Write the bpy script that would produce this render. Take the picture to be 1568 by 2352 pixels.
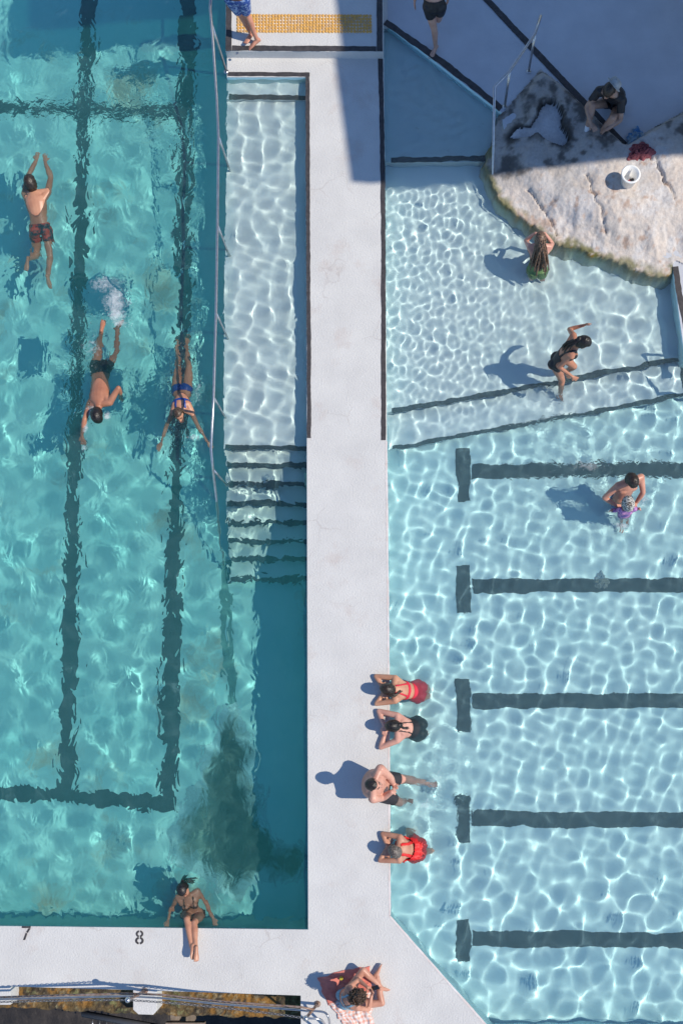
import bpy, bmesh, math, random
import numpy as np
from mathutils import Vector, Matrix

for o in list(bpy.data.objects):
    bpy.data.objects.remove(o)
sc = bpy.context.scene
COL = sc.collection
R = math.radians
rnd = random.Random(7)

# ------------------------------------------------------------------ camera
# drone about 15 m above the deck, tilted a few degrees, shifted frame
CAM_H, TILT, FOC = 15.0, R(4.3), 2250.0
PPX, PPY = 950.0, 1531.0              # principal point, in a 1568 x 2352 frame
cd = bpy.data.cameras.new('camera'); cam = bpy.data.objects.new('camera', cd); COL.objects.link(cam)
cam.location = (0, 0, CAM_H); cam.rotation_euler = (TILT, 0, 0)
cd.sensor_fit = 'VERTICAL'; cd.sensor_height = 36.0; cd.sensor_width = 24.0
cd.lens = FOC / 2352 * 36.0
cd.shift_x = (784 - PPX) / 2352; cd.shift_y = (PPY - 1176) / 2352
cd.clip_start = 0.1; cd.clip_end = 500
sc.camera = cam

# ------------------------------------------------------------------ sky, sun, exposure
SUN_EL, SUN_AZ = R(48), R(-5)          # azimuth measured from +x towards +y
wd = bpy.data.worlds.new('World'); sc.world = wd; wd.use_nodes = True
wn = wd.node_tree.nodes
sky = wn.new('ShaderNodeTexSky'); sky.sky_type = 'NISHITA'; sky.sun_disc = False
sky.sun_elevation = SUN_EL; sky.sun_rotation = math.pi / 2 - SUN_AZ
sky.air_density = 1.0; sky.dust_density = 0.0; sky.ozone_density = 6.0
wd.node_tree.links.new(sky.outputs[0], wn['Background'].inputs[0])
wn['Background'].inputs[1].default_value = 0.15
ld = bpy.data.lights.new('sun', 'SUN'); ld.energy = 4.5; ld.angle = R(0.55); ld.color = (1.0, 0.91, 0.77)
sun = bpy.data.objects.new('sun', ld); COL.objects.link(sun)
SUN_DIR = Vector((math.cos(SUN_EL) * math.cos(SUN_AZ), math.cos(SUN_EL) * math.sin(SUN_AZ), math.sin(SUN_EL)))
sun.rotation_euler = SUN_DIR.to_track_quat('Z', 'Y').to_euler()
sun.location = SUN_DIR * 40
ld.cycles.is_caustics_light = True      # the sun really refracts through the water surfaces
sc.view_settings.view_transform = 'Standard'; sc.view_settings.look = 'None'
sc.view_settings.exposure = 0.0; sc.view_settings.gamma = 1.0
cy = sc.cycles
cy.use_denoising = True
cy.caustics_reflective = False; cy.caustics_refractive = True
cy.max_bounces = 10; cy.transmission_bounces = 8; cy.diffuse_bounces = 3; cy.glossy_bounces = 4
cy.sample_clamp_indirect = 3.0

# ------------------------------------------------------------------ pixel -> place
_ct, _st = math.cos(TILT), math.sin(TILT)
FWD = np.array((0, _st, -_ct)); UPV = np.array((0, _ct, _st)); RGT = np.array((1.0, 0, 0))
ZL, ZR = -0.06, -0.06                  # water levels of the lap pool and the wading pool
def at(px, py, z=0.0, zw=None):
    """where the sight line through a point of the 1568 x 2352 frame meets height z (bending at water level zw)"""
    d = FWD + RGT * ((px - PPX) / FOC) - UPV * ((py - PPY) / FOC)
    d = d / np.linalg.norm(d)
    o = np.array((0, 0, CAM_H))
    if zw is not None and z < zw:
        o = o + d * ((zw - CAM_H) / d[2])
        h = d[:2] / 1.333
        d = np.array((h[0], h[1], -math.sqrt(1 - h @ h)))
        return o + d * ((z - zw) / d[2])
    return o + d * ((z - CAM_H) / d[2])
def ats(pts, z=0.0, zw=None):
    return [tuple(at(p[0], p[1], z, zw)) for p in pts]

# ------------------------------------------------------------------ object helpers
def link(name, me, parent=None, mat=None, receiver=True):
    o = bpy.data.objects.new(name, me); COL.objects.link(o)
    if mat is not None and hasattr(me, 'materials') and not me.materials:
        me.materials.append(mat)
    if parent is not None: o.parent = parent
    if receiver: o.cycles.is_caustics_receiver = True
    return o
def tag(o, label=None, cat=None, group=None, kind=None):
    if label: o['label'] = label
    if cat: o['category'] = cat
    if group: o['group'] = group
    if kind: o['kind'] = kind
    return o
def empty(name, loc):
    o = bpy.data.objects.new(name, None); COL.objects.link(o); o.location = loc; o.empty_display_size = 0.1
    return o
def mesh(name, verts, faces, smooth=False):
    me = bpy.data.meshes.new(name); me.from_pydata([tuple(v) for v in verts], [], faces); me.update()
    if smooth: me.shade_smooth()
    return me
def fast_mesh(name, v, quads, smooth=True):
    me = bpy.data.meshes.new(name)
    v = np.asarray(v, np.float32); q = np.asarray(quads, np.int32); n = q.shape[1]
    me.vertices.add(len(v)); me.vertices.foreach_set('co', v.ravel())
    me.loops.add(q.size); me.loops.foreach_set('vertex_index', q.ravel())
    me.polygons.add(len(q)); me.polygons.foreach_set('loop_start', np.arange(0, q.size, n, dtype=np.int32))
    me.update(calc_edges=True); me.validate()
    if smooth: me.shade_smooth()
    return me
def prism(name, pts, z0, z1, mat, parent=None, bevel=0.0):
    """solid with a plan outline (list of x, y), from z0 up to z1"""
    bm = bmesh.new()
    vs = [bm.verts.new((p[0], p[1], z1)) for p in pts]
    f = bm.faces.new(vs); f.normal_update()
    if f.normal.z < 0: f.normal_flip()
    r = bmesh.ops.extrude_face_region(bm, geom=[f])
    for v in [g for g in r['geom'] if isinstance(g, bmesh.types.BMVert)]: v.co.z = z0
    bmesh.ops.recalc_face_normals(bm, faces=bm.faces)
    if bevel:
        es = [e for e in bm.edges if all(abs(v.co.z - z1) < 1e-6 for v in e.verts)]
        bmesh.ops.bevel(bm, geom=es, offset=bevel, segments=2, profile=0.5, affect='EDGES')
    bmesh.ops.triangulate(bm, faces=[f for f in bm.faces if len(f.verts) > 4])
    me = bpy.data.meshes.new(name); bm.to_mesh(me); bm.free()
    return link(name, me, parent, mat)
def tube_mesh(name, paths, rad, seg=10, closed=False, caps=True):
    """one or several round tubes along polylines; rad a number or per-point list"""
    V, F = [], []
    for pts in (paths if isinstance(paths[0][0], (list, tuple, np.ndarray, Vector)) else [paths]):
        pts = [Vector(p) for p in pts]; n = len(pts); base = len(V)
        prev = None
        for i, p in enumerate(pts):
            t = (pts[(i + 1) % n] - pts[i - 1]) if closed else (pts[min(i + 1, n - 1)] - pts[max(i - 1, 0)])
            t.normalize()
            if prev is None:
                u = t.orthogonal().normalized()
            else:
                u = (prev - t * prev.dot(t)); u = u.normalized() if u.length > 1e-6 else t.orthogonal().normalized()
            prev = u; w = t.cross(u)
            r = rad[i] if isinstance(rad, (list, tuple)) else rad
            for k in range(seg):
                a = 2 * math.pi * k / seg
                V.append(p + (u * math.cos(a) + w * math.sin(a)) * r)
        m = n if closed else n - 1
        for i in range(m):
            for k in range(seg):
                a0 = base + i * seg; a1 = base + ((i + 1) % n) * seg
                F.append((a0 + k, a0 + (k + 1) % seg, a1 + (k + 1) % seg, a1 + k))
        if caps and not closed:
            F.append(tuple(base + k for k in reversed(range(seg)))); F.append(tuple(base + (n - 1) * seg + k for k in range(seg)))
    me = mesh(name, V, F)
    me.shade_smooth()
    return me
def smooth_path(pts, n=8):
    """Catmull-Rom through points"""
    P = [Vector(p) for p in pts]; out = []
    for i in range(len(P) - 1):
        p0, p1, p2, p3 = P[max(i - 1, 0)], P[i], P[i + 1], P[min(i + 2, len(P) - 1)]
        for k in range(n):
            t = k / n
            out.append(0.5 * ((2 * p1) + (p2 - p0) * t + (2 * p0 - 5 * p1 + 4 * p2 - p3) * t * t + (3 * p1 - p0 - 3 * p2 + p3) * t ** 3))
    out.append(P[-1]); return out

# numpy value noise
def vnoise(x, y, seed=0):
    xi = np.floor(x).astype(np.int64); yi = np.floor(y).astype(np.int64); fx = x - xi; fy = y - yi
    fx = fx * fx * (3 - 2 * fx); fy = fy * fy * (3 - 2 * fy)
    def h(a, b):
        n = (a * 374761393 + b * 668265263 + seed * 1442695041) & 0xFFFFFFFF
        n = ((n ^ (n >> 13)) * 1274126177) & 0xFFFFFFFF
        return ((n ^ (n >> 16)) & 0xFFFF) / 65535.0
    return (h(xi, yi) * (1 - fx) + h(xi + 1, yi) * fx) * (1 - fy) + (h(xi, yi + 1) * (1 - fx) + h(xi + 1, yi + 1) * fx) * fy
def fbm(x, y, oct=4, seed=0):
    s = 0; a = 0.5
    for i in range(oct):
        s = s + a * vnoise(x * 2 ** i, y * 2 ** i, seed + i); a *= 0.5
    return s / (1 - 0.5 ** oct)
def inside(px, py, poly):
    px = np.asarray(px, float); py = np.asarray(py, float); r = np.zeros(px.shape, bool)
    for (x0, y0), (x1, y1) in zip(poly, poly[1:] + poly[:1]):
        c = ((y0 > py) != (y1 > py)) & (px < (x1 - x0) * (py - y0) / (y1 - y0 + 1e-12) + x0)
        r ^= c
    return r
def seg_dist(px, py, a, b):
    ax, ay = a; bx, by = b; dx, dy = bx - ax, by - ay
    t = np.clip(((px - ax) * dx + (py - ay) * dy) / (dx * dx + dy * dy + 1e-12), 0, 1)
    return np.hypot(px - ax - t * dx, py - ay - t * dy)
def sstep(a, b, x):
    t = np.clip((x - a) / (b - a), 0, 1); return t * t * (3 - 2 * t)

# ------------------------------------------------------------------ materials
def mat_new(name):
    m = bpy.data.materials.new(name); m.use_nodes = True
    return m, m.node_tree, m.node_tree.nodes['Principled BSDF']
def N(nt, typ, **kw):
    n = nt.nodes.new(typ)
    for k, v in kw.items():
        if k in n.inputs: n.inputs[k].default_value = v
        else: setattr(n, k, v)
    return n
def ramp(nt, fac, stops):
    r = nt.nodes.new('ShaderNodeValToRGB'); e = r.color_ramp.elements
    while len(e) < len(stops): e.new(0.5)
    for el, (p, c) in zip(e, stops):
        el.position = p; el.color = (*c, 1) if len(c) == 3 else c
    nt.links.new(fac, r.inputs['Fac']); return r
def mat_noise(name, c0, c1, scale=4.0, detail=6.0, rough=0.7, bump=0.0, bscale=60.0, lo=0.35, hi=0.65, stain=None, spec=0.5):
    """two mottled colours, optional stain (colour, scale, low, high) and fine relief"""
    m, nt, b = mat_new(name)
    tc = N(nt, 'ShaderNodeTexCoord')
    n1 = N(nt, 'ShaderNodeTexNoise', Scale=scale, Detail=detail, Roughness=0.6)
    nt.links.new(tc.outputs['Object'], n1.inputs['Vector'])
    r = ramp(nt, n1.outputs['Fac'], [(lo, c0), (hi, c1)])
    col = r.outputs['Color']
    if stain:
        sc_, s_, l_, h_ = stain
        n2 = N(nt, 'ShaderNodeTexNoise', Scale=s_, Detail=8.0, Roughness=0.65)
        nt.links.new(tc.outputs['Object'], n2.inputs['Vector'])
        r2 = ramp(nt, n2.outputs['Fac'], [(l_, (0, 0, 0)), (h_, (1, 1, 1))])
        mx = N(nt, 'ShaderNodeMix', data_type='RGBA')
        nt.links.new(r2.outputs['Color'], mx.inputs[0]); nt.links.new(col, mx.inputs[6]); mx.inputs[7].default_value = (*sc_, 1)
        col = mx.outputs[2]
    nt.links.new(col, b.inputs['Base Color'])
    b.inputs['Roughness'].default_value = rough
    b.inputs['Specular IOR Level'].default_value = spec
    if bump:
        n3 = N(nt, 'ShaderNodeTexNoise', Scale=bscale, Detail=5.0)
        nt.links.new(tc.outputs['Object'], n3.inputs['Vector'])
        bp = N(nt, 'ShaderNodeBump', Strength=bump, Distance=0.02)
        nt.links.new(n3.outputs['Fac'], bp.inputs['Height']); nt.links.new(bp.outputs[0], b.inputs['Normal'])
    return m
def mat_plain(name, c, rough=0.5, metal=0.0, spec=0.5):
    return_m = mat_noise(name, tuple(x * 0.92 for x in c), tuple(min(1, x * 1.06) for x in c), 8.0, 4.0, rough, spec=spec)
    return_m.node_tree.nodes['Principled BSDF'].inputs['Metallic'].default_value = metal
    return return_m

M_DECK = mat_noise('white_painted_concrete', (0.55, 0.545, 0.54), (0.615, 0.61, 0.60), 1.6, 10.0, 0.75, 0.45, 38.0, stain=((0.515, 0.46, 0.435), 1.3, 0.56, 0.74))
def add_wear(m, crack=(.42, .385, .37), s=1.4):
    nt = m.node_tree; b = nt.nodes['Principled BSDF']; src = b.inputs['Base Color'].links[0].from_socket
    tc = N(nt, 'ShaderNodeTexCoord'); nz_ = N(nt, 'ShaderNodeTexNoise', Scale=2.5, Detail=6.0); nt.links.new(tc.outputs['Object'], nz_.inputs['Vector'])
    wv = N(nt, 'ShaderNodeMix', data_type='RGBA'); wv.inputs[0].default_value = .22; nt.links.new(tc.outputs['Object'], wv.inputs[6]); nt.links.new(nz_.outputs['Color'], wv.inputs[7])
    vo = N(nt, 'ShaderNodeTexVoronoi', feature='DISTANCE_TO_EDGE', Scale=s); nt.links.new(wv.outputs[2], vo.inputs['Vector'])
    r1 = ramp(nt, vo.outputs['Distance'], [(0.0, (1, 1, 1)), (.012, (0, 0, 0))])
    n2 = N(nt, 'ShaderNodeTexNoise', Scale=1.1, Detail=3.0); nt.links.new(tc.outputs['Object'], n2.inputs['Vector']); r2 = ramp(nt, n2.outputs['Fac'], [(.50, (0, 0, 0)), (.66, (.55, .55, .55))])
    mu = N(nt, 'ShaderNodeMath', operation='MULTIPLY'); nt.links.new(r1.outputs['Color'], mu.inputs[0]); nt.links.new(r2.outputs['Color'], mu.inputs[1])
    v2 = N(nt, 'ShaderNodeTexVoronoi', Scale=5.0, Randomness=1.0); nt.links.new(tc.outputs['Object'], v2.inputs['Vector']); r3 = ramp(nt, v2.outputs['Distance'], [(0.0, (.7, .7, .7)), (.06, (0, 0, 0))])
    sp = N(nt, 'ShaderNodeTexNoise', Scale=.9, Detail=2.0); nt.links.new(tc.outputs['Object'], sp.inputs['Vector']); r4 = ramp(nt, sp.outputs['Fac'], [(.54, (0, 0, 0)), (.62, (1, 1, 1))])
    m2 = N(nt, 'ShaderNodeMath', operation='MULTIPLY'); nt.links.new(r3.outputs['Color'], m2.inputs[0]); nt.links.new(r4.outputs['Color'], m2.inputs[1])
    mxx = N(nt, 'ShaderNodeMath', operation='MAXIMUM'); nt.links.new(mu.outputs[0], mxx.inputs[0]); nt.links.new(m2.outputs[0], mxx.inputs[1])
    mx = N(nt, 'ShaderNodeMix', data_type='RGBA'); nt.links.new(mxx.outputs[0], mx.inputs[0]); nt.links.new(src, mx.inputs[6]); mx.inputs[7].default_value = (*crack, 1); nt.links.new(mx.outputs[2], b.inputs['Base Color'])
add_wear(M_DECK)
M_SHADEDECK = mat_noise('shade_toned_concrete', (0.48, 0.50, 0.55), (0.55, 0.57, 0.62), 1.5, 8.0, 0.8, 0.3, 40.0, stain=((0.42, 0.42, 0.42), 0.9, 0.62, 0.8))  # deck concrete again, with the bluish tone of shade put into its colour
M_BLACK = mat_noise('black_line_paint', (0.030, 0.028, 0.032), (0.060, 0.054, 0.058), 14.0, 8.0, 0.65, 0.3, 60.0, stain=((0.16, 0.15, 0.15), 30.0, 0.66, 0.78))
M_BLACKW = mat_noise('submerged_line_paint', (0.011, 0.033, 0.050), (0.022, 0.055, 0.076), 9.0, 8.0, 0.7, stain=((0.12, 0.20, 0.21), 26.0, 0.70, 0.82))
M_FLOORD = mat_noise('lap_pool_floor_tint', (0.215, 0.625, 0.615), (0.285, 0.69, 0.66), 1.0, 6.0, 0.8, stain=((0.24, 0.36, 0.28), 0.75, 0.56, 0.70))  # teal of the deep water put into the floor colour
M_WALLD = mat_noise('lap_pool_wall_paint', (0.18, 0.42, 0.40), (0.24, 0.50, 0.46), 2.0, 6.0, 0.8)
M_LEDGE = mat_noise('ledge_paint', (0.80, 0.88, 0.895), (0.85, 0.905, 0.915), 2.0, 6.0, 0.8)
M_STAIR = mat_noise('stair_depth_tint', (0.70, 0.82, 0.78), (0.78, 0.87, 0.82), 3.0, 6.0, 0.8)
M_F2 = mat_noise('wading_floor_paint', (0.77, 0.89, 0.905), (0.82, 0.91, 0.92), 1.5, 6.0, 0.8)
M_F3 = mat_noise('middle_step_paint', (0.74, 0.87, 0.90), (0.79, 0.89, 0.92), 1.5, 6.0, 0.8)
M_F4 = mat_noise('main_floor_tint', (0.60, 0.88, 0.91), (0.65, 0.905, 0.93), 1.0, 6.0, 0.8, stain=((0.34, 0.46, 0.46), 3.0, 0.68, 0.78))  # aqua of the water above put into the floor colour
M_SHELF = mat_noise('entry_shelf_paint', (0.66, 0.76, 0.76), (0.74, 0.81, 0.79), 1.5, 8.0, 0.8, stain=((0.33, 0.36, 0.30), 5.0, 0.66, 0.78))
M_STEEL = mat_noise('brushed_steel', (0.42, 0.43, 0.46), (0.55, 0.56, 0.58), 20, 4, 0.28); M_STEEL.node_tree.nodes['Principled BSDF'].inputs['Metallic'].default_value = 0.9

# ------------------------------------------------------------------ painted lines
def ribbon(name, pts, width, z, mat, zw=None, jitter=0.012, parent=None, step=0.05, px=True, seed=1, kind=None):
    """painted line: a thin sheet with ragged edges along a polyline given in frame points"""
    P = [Vector(at(p[0], p[1], z, zw)) for p in pts] if px else [Vector((p[0], p[1], z)) for p in pts]
    path = []
    for a, b in zip(P, P[1:]):
        n = max(1, int((b - a).length / step))
        path += [a.lerp(b, i / n) for i in range(n)]
    path.append(P[-1])
    rr = random.Random(seed); V, F = [], []; w0 = w1 = 0
    for i, p in enumerate(path):
        t = path[min(i + 1, len(path) - 1)] - path[max(i - 1, 0)]; t.normalize(); nrm = Vector((-t.y, t.x, 0))
        w0 = 0.6 * w0 + rr.uniform(-1, 1) * jitter; w1 = 0.6 * w1 + rr.uniform(-1, 1) * jitter
        V += [p + nrm * (width / 2 + w0), p - nrm * (width / 2 + w1)]
        if i: F.append((2 * i - 2, 2 * i - 1, 2 * i + 1, 2 * i))
    me = mesh(name, V, F)
    bm = bmesh.new(); bm.from_mesh(me)
    bmesh.ops.recalc_face_normals(bm, faces=bm.faces)
    if sum(f.normal.z for f in bm.faces) < 0: bmesh.ops.reverse_faces(bm, faces=bm.faces)
    bm.to_mesh(me); bm.free()
    o = link(name, me, parent, mat)
    if parent is None: tag(o, kind=kind or 'structure')
    return o
# ================================================================== THE SETTING
BOT = -2.6
# main walkway between the pools, with the end walkway along the sea wall
west = [(521, -300), (521, 177), (702, 177), (704, 1025), (707, 2135), (300, 2130), (-420, 2122), (-420, 2262), (20, 2266), (300, 2274),
        (690, 2287), (692, 2700), (1134, 2700), (1134, 2373), (896, 2105), (893, 1500), (888, 1000), (884, 400), (881, 120), (881, -300)]
deck = tag(prism('walkway', ats(west), BOT, 0.0, M_DECK, bevel=0.008), kind='structure')
east = [(890, -300), (890, 58), (1150, 258), (1162, 330), (1230, 440), (1400, 525), (1543, 600), (1546, 628), (1572, 826), (1800, 830), (1900, 1300),
        (1900, 2373), (1139, 2373), (1139, 2700), (3300, 2700), (3300, -300)]
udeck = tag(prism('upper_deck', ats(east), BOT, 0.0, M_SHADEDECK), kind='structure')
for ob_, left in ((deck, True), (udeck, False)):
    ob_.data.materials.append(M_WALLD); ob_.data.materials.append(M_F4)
    for f in ob_.data.polygons:
        if abs(f.normal.z) < .4 and f.center.z < -.05:
            f.material_index = 1 if left and (f.normal.x < -.5 or (f.normal.y > .5 and f.center.x < -1.5)) else 2
strip_fill = tag(prism('threshold_strip', ats([(881, -300), (881, 60), (890, 60), (890, -300)]), BOT, -0.004, M_DECK), kind='structure')
PZ = 0.16
plat = tag(prism('raised_platform', [p[:2] for p in ats([(518, -300), (518, 117), (880, 119), (878, -300)], PZ)], 0.0 - 0.02, PZ, M_DECK, bevel=0.012), kind='structure')

# lap pool: deep floor, shelf with stairs, walls come from the decks
DZ = -1.14
def sheet(name, pts, z, mat, kind='structure', parent=None):
    bm = bmesh.new(); f = bm.faces.new([bm.verts.new((p[0], p[1], z)) for p in pts]); f.normal_update()
    if f.normal.z < 0: f.normal_flip()
    bmesh.ops.triangulate(bm, faces=bm.faces)
    me = bpy.data.meshes.new(name); bm.to_mesh(me); bm.free()
    o = link(name, me, parent, mat)
    if kind and parent is None: tag(o, kind=kind)
    return o
xw = at(704, 600)[0]
sheet('lap_pool_floor', [(-10, -3.6), (xw + .1, -3.6), (xw + .1, 15), (-10, 15)], DZ, M_FLOORD)
LZ = -0.29
def pool_xy(px, py, z, zw): return at(px, py, z, zw)[:2]
def prism_top(name, pts, z, zw, mat, z0, kind='structure', parent=None, bevel=0.0):
    o = prism(name, [at(p[0], p[1], z, zw)[:2] for p in pts], z0, z, mat, parent, bevel)
    if parent is None: tag(o, kind=kind)
    return o
prism_top('shelf_step', [(522, 150), (522, 228), (720, 228), (720, 150)], -0.20, ZL, M_LEDGE, DZ - .1)
prism_top('shelf', [(522, 224), (514, 900), (514, 1032), (720, 1032), (720, 224)], LZ, ZL, M_LEDGE, DZ - .1)
SY = [1028, 1068, 1112, 1157, 1200, 1243, 1285, 1330]
stairs = empty('underwater_stairs', at(610, 1180, DZ)); tag(stairs, kind='structure')
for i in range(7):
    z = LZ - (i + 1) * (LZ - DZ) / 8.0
    o = prism_top('stair_step', [(516 + 2 * i, SY[i] - 14), (516 + 2.2 * i, SY[i + 1] + 2), (725, SY[i + 1] + 2), (725, SY[i] - 14)], z, ZL, mat_noise('stair_depth_tint', tuple(a_ + (b_ - a_) * i / 7 for a_, b_ in zip((.72, .82, .79), (.30, .62, .58))), tuple(a_ + (b_ - a_) * i / 7 for a_, b_ in zip((.79, .87, .83), (.38, .68, .64))), 3.0, 6.0, .8), DZ - .1, parent=stairs)  # treads turn teal downwards: the water's light loss put into their colour
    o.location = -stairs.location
for i in range(8):
    z = LZ - i * (LZ - DZ) / 8.0 + .004
    o = ribbon('stair_nosing', [(517 + 2 * i, SY[i]), (716, SY[i] + 1)], 0.082, z, M_BLACKW, ZL, 0.007, stairs, seed=20 + i)
    o.location = -stairs.location
for ob_ in [o for o in COL.objects if o.name.startswith(('shelf', 'stair_step'))]:
    ob_.data.materials.append(M_WALLD)
    for f in ob_.data.polygons:
        if f.normal.x < -.5: f.material_index = 1
ribbon('shelf_line', [(526, 223), (700, 224)], 0.085, -0.20 + .004, M_BLACK, ZL, 0.006, seed=40)

# lap pool lane lines
for i, pts in enumerate([[(208, -40), (196, 250), (180, 700), (165, 1300), (152, 1826)], [(436, -40), (425, 300), (418, 800), (400, 1250), (386, 1836)],
                         [(-60, 1822), (150, 1824), (404, 1846)], [(-60, 246), (200, 252), (420, 256)]]):
    ribbon('lane_line', pts, 0.235 if i < 2 else 0.23, DZ + .004 + .004 * (i > 1), M_BLACKW, ZL, 0.02, seed=50 + i, step=0.06)

# wading pool floors
Z1, Z2, Z3, Z4 = -0.18, -0.36, -0.52, -0.69
prism_top('entry_shelf', [(850, 20), (1190, 250), (1190, 371), (850, 373)], Z1, ZR, M_SHELF, -1.4)
LA = [(840, 957), (900, 945), (1120, 907), (1300, 872), (1430, 848), (1568, 824), (1700, 800)]
LB = [(840, 1045), (900, 1031), (1100, 993), (1250, 965), (1400, 940), (1568, 908), (1700, 884)]
prism_top('wading_floor', [(840, 340)] + LA + [(1700, 340)], Z2, ZR, M_F2, -1.4)
prism_top('middle_step', [(840, 900), (1700, 760)] + LB[::-1], Z3, ZR, M_F3, -1.4)
a = at(840, 900, Z4, ZR); b = at(1960, 2500, Z4, ZR)
sheet('main_floor', [(a[0], b[1]), (b[0] + 2, b[1]), (b[0] + 2, a[1]), (a[0], a[1])], Z4, M_F4)
ribbon('step_line', [(898, 367), (1128, 363)], 0.085, Z1 + .004, M_BLACK, ZR, 0.010, seed=60)
ribbon('step_line', [(900, 944)] + LA[2:], 0.085, Z2 + .004, M_BLACKW, ZR, 0.010, seed=61)
ribbon('step_line', [(900, 1030)] + LB[2:], 0.065, Z3 + .004, M_BLACKW, ZR, 0.008, seed=62)
for i, (y0, y1, t0, t1) in enumerate([(1084, 1077, 1028, 1152), (1346, 1343, 1299, 1408), (1611, 1608, 1558, 1680), (1880, 1884, 1825, 1934), (2155, 2162, 2112, 2210)]):
    ribbon('lane_line', [(1083, y0), (1300, (y0 + y1) / 2), (1700, y1)], 0.235, Z4 + .004, M_BLACKW, ZR, 0.010, seed=70 + i)
    ribbon('lane_line_end', [(1062, t0), (1065, t1)], 0.215, Z4 + .008, M_BLACKW, ZR, 0.010, seed=80 + i)
ribbon('step_line', [(1568, 828), (1576, 890)], 0.16, Z3 + .008, M_BLACKW, ZR, 0.012, seed=99)
# black painted edge lines on the decks
M_COP = mat_noise('worn_coping', (.62, .53, .50), (.74, .70, .69), 6.0, 8.0, .8)
ribbon('coping', [(887, 1014), (892, 1500), (894.8, 2104)], 0.030, .003, M_COP, None, 0.003, seed=140)
ribbon('coping', [(894, 2104), (1131, 2372)], 0.030, .003, M_COP, None, 0.003, seed=141)
ribbon('edge_line', [(523, 170), (711, 171)], 0.070, .004, M_BLACK, None, 0.004, seed=90)
ribbon('edge_line', [(706, 176), (707, 400), (709, 800), (709.5, 1006)], 0.062, .004, M_BLACK, None, 0.004, seed=91)
ribbon('edge_line', [(873, 122), (877, 300), (880, 500), (880.5, 1011)], 0.072, .004, M_BLACK, None, 0.004, seed=92)
ribbon('edge_line', [(533, 110.5), (864, 112)], 0.088, PZ + .004, M_BLACK, None, 0.004, seed=93)
ribbon('edge_line', [(525.5, -60), (525.5, 117)], 0.092, PZ + .008, M_BLACK, None, 0.003, seed=94)
ribbon('edge_line', [(871.5, -60), (871.5, 118)], 0.092, PZ + .008, M_BLACK, None, 0.003, seed=95)
ribbon('edge_line', [(884, 50), (950, 96), (1015, 143), (1085, 197), (1150, 250)], 0.105, .006, M_BLACK, None, 0.008, seed=96)
ribbon('edge_line', [(1080, -40), (1235, 125), (1345, 240), (1434, 333)], 0.105, .006, M_BLACK, None, 0.004, seed=97)
ribbon('edge_line', [(1550, 612), (1558, 670), (1575, 745), (1590, 850)], 0.095, .004, M_BLACK, None, 0.006, seed=98)

# ------------------------------------------------------------------ water surfaces
def spectrum(X, Y, l0, l1, n, seed, curv, ax=1.0):
    """sum of ripples with wavelengths l0..l1, scaled to an rms curvature"""
    rg = np.random.default_rng(seed); z = np.zeros_like(X); var = 0
    for i in range(n):
        lam = math.exp(rg.uniform(math.log(l0), math.log(l1))); k = 2 * math.pi / lam; a = rg.uniform(0, 2 * math.pi)
        amp = lam ** 2 * rg.uniform(.6, 1.2)
        z += amp * np.cos(k * (X * math.cos(a) + Y * math.sin(a)) + rg.uniform(0, 6.283)); var += (amp * k * k) ** 2 * 0.5 * 0.375
    return z * (curv / math.sqrt(var))
def gauss(X, Y, px, py, r, z=0.0):
    c = at(px, py, z); return np.exp(-((X - c[0]) ** 2 + (Y - c[1]) ** 2) / (2 * r * r))
def ring(X, Y, px, py, lam, r, amp):
    c = at(px, py, ZR); d = np.hypot(X - c[0], Y - c[1]); return amp * np.cos(2 * math.pi * d / lam) * np.exp(-(d / r) ** 2)
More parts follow.
